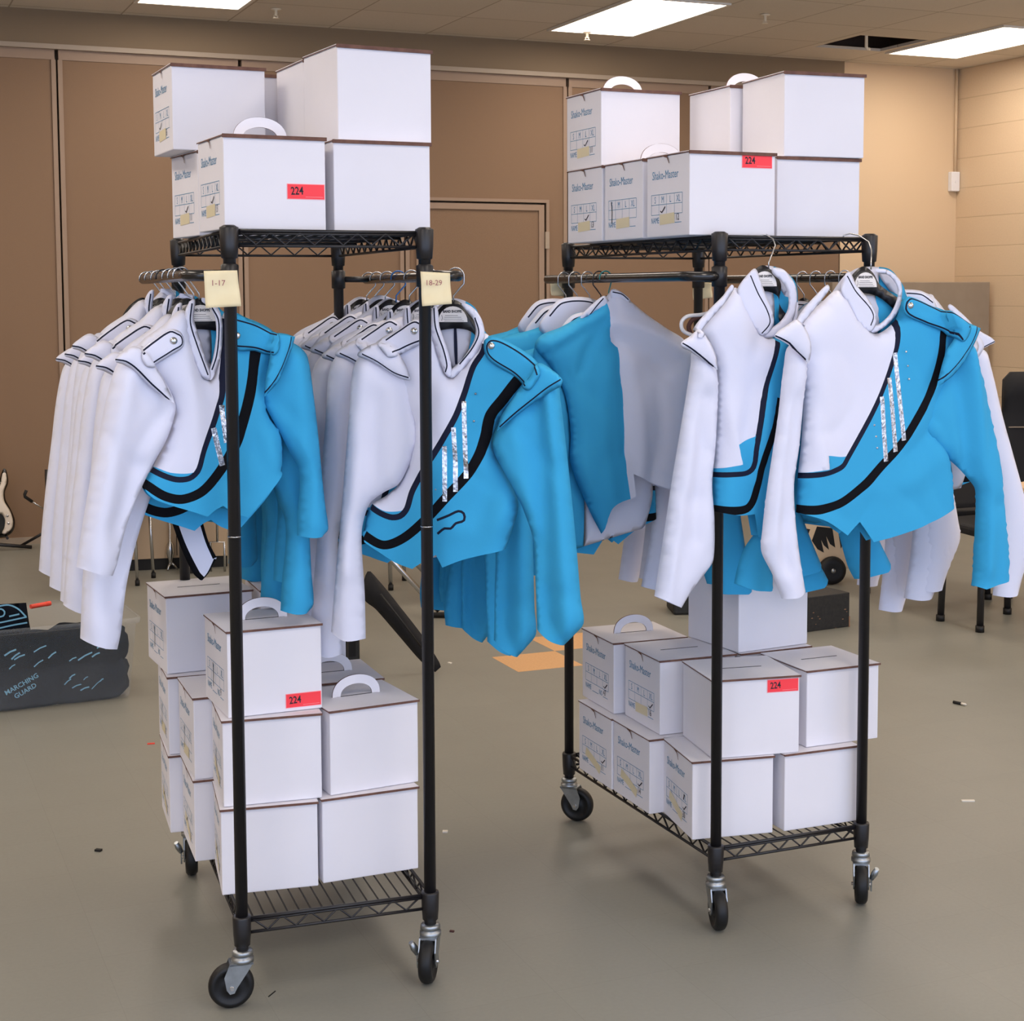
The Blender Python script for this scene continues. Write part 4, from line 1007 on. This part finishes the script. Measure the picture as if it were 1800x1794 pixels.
more(J1, H1, F1, 0, -.088, [(.19, -.016, .42, -.004), (.31, -.022, .34, .012), (.43, -.03, .40, -.01, 'plastic_black'), (.56, -.035, .26, .025), (.70, -.045, .32, .0), (.84, -.05, .27, -.02)],
     lambda i, n: 'band jacket %s from the front on the left rack left rod' % of(i, n), lambda i, n: 'coat hanger %s from the front on the left rack left rod' % of(i, n), sl=((1.1, 1.24), (1.15, 1.4)), xs=(1.04, 1.12), ry=(-.085, .03))
more(J2, H2, F2, 0, RW+.088, [(.27, -.01, .05, .0), (.44, -.01, .12, -.01), (.57, -.015, .16, .0, 'plastic_blue'), (.69, -.012, .1, .01), (.80, -.012, .2, -.01), (.90, -.015, .14, .005)],
     lambda i, n: 'band jacket %s from the front on the left rack right rod' % of(i, n), lambda i, n: 'coat hanger %s from the front on the left rack right rod' % of(i, n), sl=((.98, 1.08), (1.05, 1.16)))
# the right rack's rods carry jackets turned the other way
DZ = -.085
tj4 = tree_of(J4); th2 = tree_of(H2)
def back_row(rk, u, rows, side):
    n = len(rows)
    for i, row in enumerate(rows):
        v, du, yaw, dz = row[:4]; wire = row[4] if len(row) > 4 else None
        c, parts = dup(J4, tj4, loc(rk, u+du, v, 1.622+DZ+dz), RK[rk][2]+PI+yaw, ('band jacket turned away, %s behind the half blue half white one' if side == 'L' else 'band jacket turned away, %s from the front on the right rack right rod') % ['first', 'second', 'third', 'fourth', 'fifth', 'sixth', 'seventh'][i], GJ)
        rnd = random.Random(i*13+(side == 'L')*7); c.scale = (.96, 1, .98) if side == 'L' else (.97, 1, .86)
        for p in parts:
            if p.name.startswith('sleeve'):
                blue = p.data.materials[0].name.startswith('blue')
                p.rotation_euler = (rnd.uniform(-.04, .04), ((rnd.uniform(.34, .42) if i < 3 else rnd.uniform(.1, .2)) if blue else rnd.uniform(.04, .15)) if side == 'R' else rnd.uniform(-.05, .08), rnd.uniform(-.2, .2))
                p.scale = ((rnd.uniform(.9, 1.0), 1, rnd.uniform(1.02, 1.16)) if blue else (rnd.uniform(1.1, 1.4), 1, rnd.uniform(1.22, 1.36))) if side == 'R' else (1, 1, rnd.uniform(1., 1.1))
        h, hp = dup(H2, th2, loc(rk, u, v, 1.622), RK[rk][2]+PI+yaw, 'coat hanger turned away, %s from the front on the %s' % (['first', 'second', 'third', 'fourth', 'fifth', 'sixth', 'seventh'][i], 'right rack left rod' if side == 'L' else 'right rack right rod'), GH)
        for p in hp:
            if p.name.startswith('hook') and wire: p.data = p.data.copy(); p.data.materials[0] = MT[wire]
nj4 = n4[0]-n2[0]
back_row(1, -.08, [(.53, nj4, .1, -.03, 'plastic_black'), (.60, nj4, .0, .01), (.68, nj4, -.08, -.01), (.76, nj4, .05, .005)], 'L')
back_row(1, RW+.08, [(.07, nj4+.10, -.05, .03), (.17, nj4, .05, .0), (.24, nj4, -.02, -.03), (.31, nj4, .04, .0), (.38, nj4, -.05, -.02), (.45, nj4, .03, .0)], 'R')

# white sash with navy edges dangling under the left side jackets
FZ = Frame(loc(0, -.05, .30, 1.62), .3)
r = thing('dangling_sash', 'white sash with black edges hanging below the blue hems on the left rack', 'sash', FZ.P, .3)
L_ = FZ.px([(296, 900, 1), (318, 900), (352, 900, 1), (366, 950), (381, 980, 1), (366, 1008), (354, 1021, 1), (340, 1008), (318, 962)])
cutout('cloth', cr(L_, True, .008), ['white_cloth', 'black_cloth'], r, [(ribbon(cr(FZ.px([(299, 900), (320, 958), (345, 1008), (354, 1018)]), False, .008), .017), 1), (ribbon(cr(FZ.px([(350, 900), (365, 950), (378, 980)]), False, .008), .012), 1), (ribbon(cr(FZ.px([(378, 982), (366, 1007), (355, 1020)]), False, .008), .006), 1)], Tf=.006, Tb=.004, R=.01, spacing=.01, smooth=1)

# ================================================================== AROUND THE RACKS
def facing(x, y, Z=None, z=0.): return onz(x, y, z)
def chair(name, label, legs, seat_z, back_top, mtl, leg_m, leg_r=.0125, back_dir=None, tablet=None, group='chairs in the room', headrest=False, foot=True):
    """legs: four floor points (front-left, front-right, rear-right, rear-left)"""
    L = [np.array(p[:2]) for p in legs]; c = sum(L)/4; fd = (L[0]+L[1]-L[2]-L[3]); yaw = math.atan2(fd[1], fd[0])+PI/2
    r = thing(name, label, 'chair', (c[0], c[1], 0), yaw, group)
    R = Matrix.Rotation(-yaw, 2); loc_ = [tuple(R @ Vector((p-c))) for p in L]
    xs = [p[0] for p in loc_]; ys = [p[1] for p in loc_]; w0, w1, d0, d1 = min(xs)-.02, max(xs)+.02, min(ys)-.03, max(ys)+.03
    for i, p in enumerate(loc_):
        b = MB().tube([(p[0], p[1], .0), (p[0]*.93, p[1]*.93, seat_z)], leg_r, 10)
        lo = b.build('leg', leg_m, r)
        if foot: MB().lathe((p[0], p[1], 0), [(0, 0), (leg_r+.004, 0), (leg_r+.004, .03), (0, .03)], 12).build('foot_cap', 'rubber', lo)
    sb = MB(); n = 8; vs = []
    ol = cr([(w0, d0, 0), (w1, d0, 0), (w1+.01, (d0+d1)/2), (w1, d1), (w0, d1), (w0-.01, (d0+d1)/2)], True, .05)
    m2 = Matrix.Rotation(PI/2, 4, 'X')
    sb.prism([tuple(p) for p in ol], -seat_z-.045, -seat_z, M=Matrix(((1,0,0,0),(0,0,1,0),(0,-1,0,0),(0,0,0,1))))
    sb.build('seat', mtl, r, bevel=.015)
    if back_top:
        bb = MB(); N = 10; M_ = 10; th = .035; z0 = seat_z+.08; vs = []; fs = []
        for side in (0, 1):
            for j in range(M_+1):
                t = j/M_
                for i in range(N+1):
                    s = i/N*2-1; wv = (w1-w0)/2*(1-.06*t**4); x = (w0+w1)/2+s*wv
                    z = z0+(back_top-z0)*t
                    if abs(s) > .8: z = z0+(back_top-z0)*t-(.04*(abs(s)-.8)/.2)*max(0, t-.6)/.4
                    y = d1+.03+.1*t+.03*(1-s*s)*1-.02+(th if side else 0)
                    if headrest and t > .75 and side == 0: y -= .05*math.sin(PI*(t-.75)/.25)
                    vs.append((x, y, z))
        q = (N+1)*(M_+1)
        for j in range(M_):
            for i in range(N):
                k = j*(N+1)+i; fs.append((k, k+1, k+N+2, k+N+1)); fs.append((q+k, q+k+N+1, q+k+N+2, q+k+1))
        rim = [i for i in range(N+1)]+[j*(N+1)+N for j in range(1, M_+1)]+[M_*(N+1)+i for i in range(N-1, -1, -1)]+[j*(N+1) for j in range(M_-1, 0, -1)]
        for a in range(len(rim)): b_ = (a+1) % len(rim); fs.append((rim[a], rim[a]+q, rim[b_]+q, rim[b_]))
        bb.add(vs, fs, 0, True); bo = bb.build('backrest', mtl, r)
        if headrest:
            MB().tube([(w0+.02, d1+.075, seat_z+.42), (w1-.02, d1+.075, seat_z+.42)], .004, 6).build('seam', 'grey_panel', bo)
        for x in (w0+.06, w1-.06): MB().tube([(x, d1-.02, seat_z-.03), (x, d1+.05, z0+.08)], leg_r*.9, 8).build('back_support', leg_m, r)
    if tablet:
        for (px_, py_, wz) in tablet: pass
    return r
chair('band_chair', 'black chair with thin black legs behind the white jackets, right of the dark case', [(1.77, 7.95), (2.31, 8.2), (2.14, 8.56), (1.72, 8.38)], .45, .80, 'mesh_black', 'rack_black', .016)
chair('band_chair', 'black chair with thick black legs nearest the right edge under the blue sleeve', [(2.05, 7.40), (2.42, 7.56), (2.30, 7.82), (1.93, 7.66)], .45, .78, 'mesh_black', 'rack_black', .017)
cC = chair('band_chair', 'tall black chair with padded headrest at the right edge of the photo', [(2.43, 7.86), (2.82, 7.86), (2.82, 8.24), (2.43, 8.24)], .46, 1.165, 'mesh_black', 'rack_black', .016, headrest=True)
def tablet_arm(pts, z, label):
    P = [onz(x, y, z) for x, y in pts]; c = sum(P)/len(P)
    r = thing('writing_tablet', label, 'tablet arm', (c[0], c[1], 0))
    b = MB(); n = len(P)
    top = [(p[0]-c[0], p[1]-c[1], z) for p in P]; bot = [(p[0]-c[0], p[1]-c[1], z-.018) for p in P]
    b.add(top+bot, [tuple(range(n)), tuple(range(2*n-1, n-1, -1))]+[(i, i+n, (i+1) % n+n, (i+1) % n) for i in range(n)])
    b.build('board', 'wood_tan', r)
    MB().tube([(0.02, .05, z-.018), (.04, .08, .5), (.08, .1, .44)], .012, 8).build('arm_tube', 'rack_black', r)
tablet_arm([(1735, 846), (1766, 838), (1788, 846), (1764, 852), (1735, 853)], .70, 'small plywood tablet arm left of another at the right edge')
tablet_arm([(1782, 850), (1800, 846), (1840, 850), (1830, 862), (1786, 856)], .69, 'plywood tablet arm cut off by the right edge of the photo')
chair('folding_chair', 'chrome legged chair with dark rubber feet seen under the left rack right jackets', [(-.804, 8.505), (-1.2, 8.42), (-1.15, 8.75), (-.755, 8.795)], .45, .8, 'beige_panel', 'chrome', .011)
chair('folding_chair', 'chrome legged chair seen under the white sleeves left of the left rack', [(-2.20, 8.66), (-2.58, 8.55), (-2.52, 8.85), (-2.17, 8.9)], .45, .78, 'grey_panel', 'chrome', .009)

# keyboard on an X stand
P = np.array([-.55, 8.03, 0]); r = thing('keyboard_stand', 'chrome X-shaped keyboard stand with black foot bars under the blue jackets', 'stand', P)
for y in (-.27, .27):
    MB().tube([(-.03, y, .015), (.48, y, .015)], .014, 8).build('foot_bar', 'rubber', r)
for y in (-.25, .25):
    MB().tube([(.05, y, .03), (-.55, y*.6, .66)], .013, 10).build('leg', 'chrome', r)
    MB().tube([(.36, y*.9, .03), (.30, y*.8, .4), (.25, y*.7, .66)], .011, 10).build('leg', 'zinc', r)
MB().tube([(-.6, -.15, .67), (.3, -.15, .67)], .014, 8).tube([(-.6, .15, .67), (.3, .15, .67)], .014, 8).build('top_rail', 'rack_black', r)
r = thing('keyboard', 'black electronic keyboard on the chrome X stand behind the blue jackets', 'keyboard', P+[0, 0, .684])
MB().box((-.62, -.14, 0), (.3, .14, .07)).build('case', 'plastic_black', r, bevel=.01)
kb = MB()
for k in range(36): kb.box((-.6+k*.0245, -.13, .07), (-.6+k*.0245+.0225, .0, .078))
kb.build('keys', 'plastic_white', r)['kind'] = 'stuff'

# low cabinet, speaker, cymbal stand behind the left rack
c = onz(222, 1004, 0); d_ = onz(400, 996, 0); yaw = math.atan2(d_[1]-c[1], d_[0]-c[0]); Lc = math.hypot(*(d_-c)[:2])
r = thing('low_cabinet', 'beige low cabinet with black base behind the left rack', 'cabinet', c, yaw)
MB().box((0, 0, .065), (Lc, .4, .52)).build('body', 'beige_panel', r, bevel=.004)
MB().box((.0, .015, 0), (Lc, .385, .065)).build('plinth', 'claw', r)
MB().box((Lc/2-.002, -.003, .08), (Lc/2+.002, 0, .51)).build('door_gap', 'claw', r)
c = onz(331, 1008, 0); r = thing('speaker_column', 'slim black speaker column in front of the beige cabinet behind the left rack', 'speaker', c)
MB().box((-.048, 0, 0), (.048, .09, .55)).build('enclosure', 'claw', r, bevel=.006)
MB().box((-.04, -.004, .02), (.04, 0, .53)).build('grille_cloth', 'mesh_black', r)
c = onz(300, 1002, 0); r = thing('cymbal_stand', 'small chrome stand foot in front of the beige cabinet', 'stand', c)
MB().lathe((0, 0, 0), [(0, .5), (.008, .5), (.008, .17), (.02, .15), (.024, .1), (.012, .06), (.012, .03), (0, .03)], 16).build('post', 'chrome', r)
for a in (0.3, 2.4, 4.5): MB().tube([(0, 0, .05), (.04*math.cos(a), .04*math.sin(a), .006)], .006, 8).build('leg', 'chrome', r)
c = onz(380, 1004, 0); r = thing('music_stand', 'chrome framed stand right of the speaker column under the blue jackets', 'stand', c)
MB().tube([(-.03, 0, .0), (-.03, 0, .17), (.05, 0, .17), (.05, 0, .0)], .007, 8).build('frame', 'chrome', r)
MB().tube([(.01, 0, .17), (.01, 0, .5)], .007, 8).build('post', 'chrome', r)

# amplifier and padded case leaning on it, behind the left rack
c = onz(633, 1164, 0); r = thing('amplifier', 'black amplifier half hidden behind the left rack boxes', 'amplifier', c, .34)
MB().box((-.22, 0, .01), (0, .2, .36)).build('cabinet', 'case_black', r, bevel=.006)
MB().box((-.2, -.006, .03), (-.02, 0, .3)).build('grille_cloth', 'mesh_black', r)
for x in (-.19, -.03): MB().box((x-.015, .03, 0), (x+.015, .06, .01)).build('foot', 'rubber', r)
FL_ = Frame(onz(765, 1182, 0), .15)
r = thing('padded_case', 'long black padded case leaning across the floor behind the left rack', 'case', FL_.P, .15)
cutout('case_shell', cr(FL_.px([(646, 1004), (664, 1018), (700, 1062), (742, 1116), (772, 1163), (775, 1172, 1), (765, 1181, 1), (742, 1164), (700, 1116), (660, 1070), (640, 1052)]), True, .02), ['mesh_black'], r, Tf=.05, Tb=.05, R=.05, spacing=.025, smooth=3)
MB().tube([(p[0], -.052, p[1]) for p in FL_.px([(668, 1040), (710, 1094), (752, 1150)])], .004, 8).build('zipper', 'rubber', r)

# black scuffed case, small black case, rolling cart
a0, a1 = onz(1425, 1110, 0), onz(1493, 1101, 0); yaw = math.atan2(a1[1]-a0[1], a1[0]-a0[0]); wl = math.hypot(*(a1-a0)[:2])
r = thing('road_case', 'scuffed black case on the floor behind the right rack post', 'case', a0, yaw)
MB().box((-.16, 0, 0), (wl, .3, .165)).build('shell', 'case_black', r, bevel=.004)
sc = MB(); rnd = random.Random(3)
for k in range(9):
    x, z = rnd.uniform(.0, wl-.01), rnd.choice([rnd.uniform(.002, .012), rnd.uniform(.03, .1)]); s = rnd.uniform(.002, .006)
    sc.add([(x-s*1.5, -.0012, z), (x, -.0012, z-s*.5), (x+s*1.3, -.0012, z), (x, -.0012, z+s*.6)], [(0, 1, 2, 3)])
sc.build('scuff_marks', 'scuff', r)
MB().box((wl-.004, -.002, .0), (wl+.002, .02, .05)).box((-.16, -.002, 0), (-.15, .02, .03)).build('corner_guard', 'scuff', r)
c = onz(1184, 1081, 0); r = thing('small_case', 'small black case on the floor left of the plain top box, right rack', 'case', c, .1)
MB().box((0, 0, 0), (.13, .2, .14)).build('shell', 'case_black', r, bevel=.01)
MB().tube([(.03, .1, .14), (.035, .1, .165), (.095, .1, .165), (.1, .1, .14)], .006, 8).build('handle', 'rubber', r)
FR_ = Frame(onz(1445, 1026, 0), .2)
r = thing('rolling_cart', 'cream rolling cart with black claw pattern seen between blue sleeves', 'cart', FR_.P, .2)
p0, p1 = FR_.px([(1392, 1003), (1497, 880)])
MB().box((p0[0], .0, p0[1]), (p1[0], .25, p1[1])).build('body', 'cream', r, bevel=.004)
for pts in ([(1436, 925), (1463, 928), (1468, 962), (1459, 956), (1452, 942), (1457, 966), (1448, 958), (1443, 948), (1448, 971), (1437, 965), (1427, 950)], [(1422, 958), (1428, 973), (1417, 970)], [(1472, 926), (1486, 926), (1484, 950), (1478, 964)], [(1404, 926), (1424, 930), (1416, 950), (1410, 964)]):
    MB().prism(FR_.px(pts), -.002, 0).build('claw_mark', 'claw', r)
for (x, y) in ((1459, 998),):
    q = FR_.px([(x, y)])[0]
    MB().lathe((q[0], -.03, .078), [(0, -.022), (.03, -.02), (.05, -.024), (.074, -.018), (.078, 0), (.074, .018), (0, .02)], 28, axis='y').build('wheel', 'rubber', r)
    MB().lathe((q[0], -.055, .078), [(0, -.004), (.012, -.002), (.014, .004)], 12, axis='y').build('hub', 'zinc', r)

# guitar on its stand at the left edge, and a second stand
FG = Frame(onz(0, 966, 0), TH)
r = thing('bass_guitar', 'black electric guitar with white pickguard cut off by the left edge', 'guitar', FG.P, TH)
right = [(8, 823), (13, 833), (14.5, 848), (9, 864), (10, 878), (19, 895), (26, 913), (25, 929), (16, 940), (0, 945)]
leftp = [(-20, 940), (-34, 925), (-36, 905), (-28, 886), (-22, 868), (-26, 850), (-31, 834), (-26, 822), (-18, 826), (-12, 842), (-3, 844), (3, 830)]
cutout('body', cr(FG.px(right+leftp), True, .01), ['guitar_black'], r, Tf=.024, Tb=.02, R=.022, spacing=.016)
cutout('pickguard', cr(FG.px([(4, 831), (9, 830), (11, 845), (5.5, 864), (7, 880), (17, 897), (22, 914), (20, 928), (8, 938), (3, 936), (7, 926), (8, 912), (3, 903), (-4, 899), (-8, 880), (-6, 860), (0, 850)]), True, .01), ['pickguard'], r, Tf=.003, Tb=.002, R=.004, spacing=.014, dep=lambda x, z: -.0255)
for (x, y) in ((12, 905), (14, 918)):
    q = FG.px([(x, y)])[0]; MB().lathe((q[0], -.029, q[1]), [(0, -.012), (.008, -.011), (.009, 0)], 12, axis='y').build('knob', 'silver', r)
nk = FG.px([(-14, 846), (-6, 846), (-40, 560), (-46, 560)]); MB().prism(nk, -.022, .0).build('neck', 'wood_tan', r)
hd = FG.px([(-46, 562), (-39, 562), (-36, 520), (-44, 505), (-54, 520)]); MB().prism(hd, -.02, -.002).build('headstock', 'guitar_black', r)
r = thing('guitar_stand', 'black guitar stand foot lying along the wall base at the left edge', 'stand', FG.P, TH)
q = FG.px([(-30, 955), (56, 970)], -.05)
MB().tube([(q[0][0], -.05, max(q[0][1], .012)), (q[1][0], -.05, max(.012, q[1][1]))], .011, 8).build('leg', 'rack_black', r)
q2 = FG.px([(-12, 948), (-14, 870)], .08)
MB().tube([(q2[0][0], .03, .012), (q2[1][0], .03, q2[1][1])], .01, 8).tube([(q2[0][0], .03, .03), (q[0][0]+.05, -.05, .012)], .009, 8).tube([(-.12, -.07, .08), (-.12, .03, .08), (.04, .03, .08), (.04, -.07, .08)], .009, 8).build('cradle', 'rack_black', r)
FS = Frame(onz(86, 965, 0), .3)
r = thing('instrument_stand', 'black padded stand arm beside the white sleeves at far left', 'stand', FS.P, .3)
k = FS.px([(46.5, 861), (43.5, 868), (44, 872), (57, 881)]); MB().tube([(p[0], -.02, p[1]) for p in k], .010, 10).build('padded_arm', 'rubber', r)
k = FS.px([(57, 881), (66, 887), (86, 900)]); MB().tube([(p[0], -.02+.01*i, p[1]) for i, p in enumerate(k)], .005, 8).build('rod', 'chrome', r)
MB().tube([(0, 0, .02), (0, 0, .5)], .012, 8).build('post', 'rack_black', r)
for a in (.5, 2.6, 4.7): MB().tube([(0, 0, .12), (.2*math.cos(a), .2*math.sin(a), .012)], .009, 8).build('leg', 'rack_black', r)

# clear bin of shirts
BR = onz(229, 1227, 0); byaw = math.radians(26.6); Lb, Db, Hb = .82, .44, .325
bo = BR-np.array([math.cos(byaw), math.sin(byaw), 0])*Lb
r = thing('storage_bin', 'clear plastic storage bin full of black shirts at the left edge', 'bin', bo, byaw)
def bin_ring(z, g, e=.03):
    w0, w1, d0, d1 = -g, Lb+g, -g, Db+g; o = []
    for (cx, cy, a0) in ((w1-e, d1-e, 0), (w0+e, d1-e, PI/2), (w0+e, d0+e, PI), (w1-e, d0+e, 1.5*PI)):
        for k in range(5): a = a0+k/4*PI/2; o.append((cx+e*math.cos(a), cy+e*math.sin(a), z))
    return o
b = MB(); rings = [bin_ring(.004, 0), bin_ring(.02, .004), bin_ring(Hb-.02, .03), bin_ring(Hb-.02, .042), bin_ring(Hb, .044), bin_ring(Hb, .034)]
n = len(rings[0]); b.add([p for g in rings for p in g], [tuple(range(n))[::-1]]+[(i*n+k, i*n+(k+1) % n, (i+1)*n+(k+1) % n, (i+1)*n+k) for i in range(len(rings)-1) for k in range(n)], 0, True)
b.build('tub', 'bin', r)
def lump(label, c, s, seed, text=None, rot=0.):
    M0 = Matrix.Rotation(byaw, 4, 'Z'); w = M0 @ Vector(c)
    t = thing('folded_shirt', label, 'shirt', (bo[0]+w.x, bo[1]+w.y, w.z), byaw, 'black printed shirts in the clear bin')
    vs = []; fs = []; n, m_ = 22, 14
    for j in range(m_+1):
        ph = -PI/2+PI*j/m_
        for i in range(n):
            th = 2*PI*i/n; cx = abs(math.cos(ph))**.5*math.copysign(abs(math.cos(th))**.6, math.cos(th)); cy = abs(math.cos(ph))**.5*math.copysign(abs(math.sin(th))**.6, math.sin(th)); cz = math.copysign(abs(math.sin(ph))**.7, math.sin(ph))
            f = 1+.12*noise.noise(Vector((cx*2.2+seed, cy*2.2, cz*3)))+.05*noise.noise(Vector((cx*7+seed, cy*7, cz*9)))
            vs.append((cx*s[0]*f, cy*s[1]*f, cz*s[2]*f))
    for j in range(m_):
        for i in range(n): fs.append((j*n+i, j*n+(i+1) % n, (j+1)*n+(i+1) % n, (j+1)*n+i))
    MB().add(vs, fs, 0, True).build('cloth', 'shirt_black', t)
    if isinstance(text, int):
        tb = MB(); rr = random.Random(text)
        for k in range(7):
            x, z = rr.uniform(-.08, .08), rr.uniform(-.03, .035); a_ = rr.uniform(.2, .7); l = rr.uniform(.008, .03)
            strip(tb, [(x-l*math.cos(a_), z-l*math.sin(a_)), (x, z+.003), (x+l*math.cos(a_), z+l*math.sin(a_))], rr.uniform(.003, .007), lambda p, q: (p, -s[1]*1.06-.003+abs(p)*.05, q))
        tb.build('print', 'shirt_print', t)
    elif text:
        tb = MB(); c_, s_ = math.cos(rot), math.sin(rot)
        fn = lambda p, q: (p, -s[1]*1.05-.004+abs(p)*.06, q)
        for k, tx in enumerate(text):
            dz = .01-.03*k
            put_text(tb, tx, .026, lambda p, q, dz=dz: fn((p)*c_-(q+dz)*s_, (p)*s_+(q+dz)*c_), center=True, bold=.0004)
        tb.build('print', 'shirt_print', t)
    return t
lump('rolled black shirt printed with light blue lettering in the bin corner nearest the camera', (.42, .075, .085), (.19, .066, .092), 1, ['MARCHING', 'GUARD'], .45)
lump('black shirt in the bin right of the lettered one, with a faded streak', (.66, .08, .085), (.17, .068, .094), 2, 1)
lump('black shirt heaped against the bin right end wall', (.68, .085, .205), (.15, .072, .09), 3, 2)
lump('black shirt on top of the heap in the middle of the bin front', (.45, .085, .20), (.17, .07, .082), 4, 3)
lump('black shirt at the back right of the bin', (.66, .29, .13), (.14, .14, .12), 5)
lump('black shirt at the back middle of the bin', (.40, .29, .12), (.15, .14, .11), 6)
lump('black shirt at the far left of the bin, out of frame', (.15, .2, .12), (.14, .18, .11), 7)
FB = Frame(bo+np.array([math.cos(byaw), math.sin(byaw), 0])*.45+np.array([-math.sin(byaw), math.cos(byaw), 0])*.16, byaw)
r = thing('folded_shirt', 'black shirt with light blue arched print sticking up out of the bin', 'shirt', FB.P, byaw, 'black printed shirts in the clear bin')
ol = cr(FB.px([(-40, 1064, 1), (46, 1059, 1), (52, 1098), (60, 1130, 1), (-40, 1140, 1)]), True, .02)
cutout('cloth', ol, ['shirt_black'], r, Tf=.02, Tb=.02, R=.03, spacing=.02, wrinkle=.004)
pb = MB(); fn = lambda a, c: (a, -.024, c)
for pts in ([(-6, 1066), (15, 1063), (32, 1070), (46, 1084)], [(-20, 1098), (10, 1092), (47, 1084)], [(-6, 1072), (2, 1070), (8, 1075), (6, 1082), (-2, 1084)], [(16, 1083), (34, 1079)], [(-10, 1106), (20, 1099), (48, 1094)]):
    strip(pb, [p for p in cr(FB.px(pts, -.024), False, .01)], .006, fn)
pb.build('print', 'shirt_print', r)
a0, a1 = onz(54, 1066, Hb+.012), onz(88, 1060, Hb+.012)
r = thing('marker_pen', 'orange red marker lying on the rim of the clear bin', 'marker', (a0+a1)/2)
dlt = (a1-a0)/2; MB().tube([tuple(-dlt), tuple(dlt)], .009, 10).build('barrel', 'orange', r); MB().tube([tuple(dlt*.55), tuple(dlt*1.02)], .0098, 10).build('cap', 'orange', r)

# white hanger with a brown strap at the left shoulder of the front jacket, right rack
FW_ = Frame(loc(1, .02, .05, 1.62), A1)
r = thing('tube_hanger', 'white plastic tube hanger poking out left of the right rack front jacket', 'hanger', FW_.P, A1)
k = cr(FW_.px([(1300, 535), (1262, 546), (1232, 553), (1208, 556), (1198, 566), (1200, 580), (1214, 588), (1240, 592), (1300, 596)]), False, .006); MB().tube([(p[0], 0, p[1]) for p in k], .0048, 10).build('frame', 'plastic_white', r)
k = FW_.px([(1300, 535), (1318, 525), (1322, 505), (1330, 488)]); MB().tube([(p[0], 0, p[1]) for p in k], .004, 8).build('hook', 'plastic_white', r)
k = cr(FW_.px([(1234, 556), (1219, 562), (1212, 574), (1216, 588)]), False, .006); MB().tube([(p[0], .004, p[1]) for p in k], .006, 8).build('strap', 'brown', r)

# litter on the floor
def litter(x, y, x2, y2, label, m_, w=.006, h=.004, cat='scrap', name='paper_scrap'):
    a, b_ = onz(x, y, 0), onz(x2, y2, 0); c = (a+b_)/2; r = tag(MB().box((-math.hypot(*(b_-a)[:2])/2, -w, 0), (math.hypot(*(b_-a)[:2])/2, w, h)).build(name, m_, None, c, math.atan2(b_[1]-a[1], b_[0]-a[0])), label, cat)
    return r
a, b_ = onz(1676, 1236, 0), onz(1699, 1241, 0); c = (a+b_)/2; d_ = (b_-a)/2
r = thing('pen', 'short black and white pen lying on the floor at right', 'pen', c); MB().tube([tuple(-d_+[0, 0, .006]), tuple(d_*.2+[0, 0, .006])], .006, 8).build('cap', 'claw', r); MB().tube([tuple(d_*.2+[0, 0, .006]), tuple(d_*.8+[0, 0, .006]), tuple(d_+[0, 0, .006])], [.005, .005, .001], 8).build('barrel', 'debris', r)
litter(1690, 1408, 1713, 1408, 'torn white paper strip on the floor at the lower right', 'debris', .005)
litter(778, 1462, 787, 1462, 'small round white scrap on the floor right of the left rack', 'debris', .007)
litter(168, 1495, 178, 1496, 'tiny black scrap on the floor at lower left', 'claw', .006, .006)
litter(259, 1308, 272, 1307, 'tiny orange scrap on the floor left of the boxes', 'orange', .004)
litter(791, 1637, 798, 1638, 'tiny brown scrap on the floor right of the front caster', 'brown', .003)
litter(472, 1752, 484, 1742, 'short dark thread on the floor beside the nearest caster', 'claw', .001, .002, 'thread', 'thread')
litter(788, 1165, 793, 1166, 'tiny white scrap on the floor beyond the left rack', 'debris', .006)

# ================================================================== LIGHT
wd_ = bpy.data.worlds.new('daylight'); SC.world = wd_; wd_.use_nodes = True
bg = wd_.node_tree.nodes['Background']; bg.inputs[0].default_value = lin((206, 222, 255))+(1,); bg.inputs[1].default_value = 2.0
SC.view_settings.exposure = .27
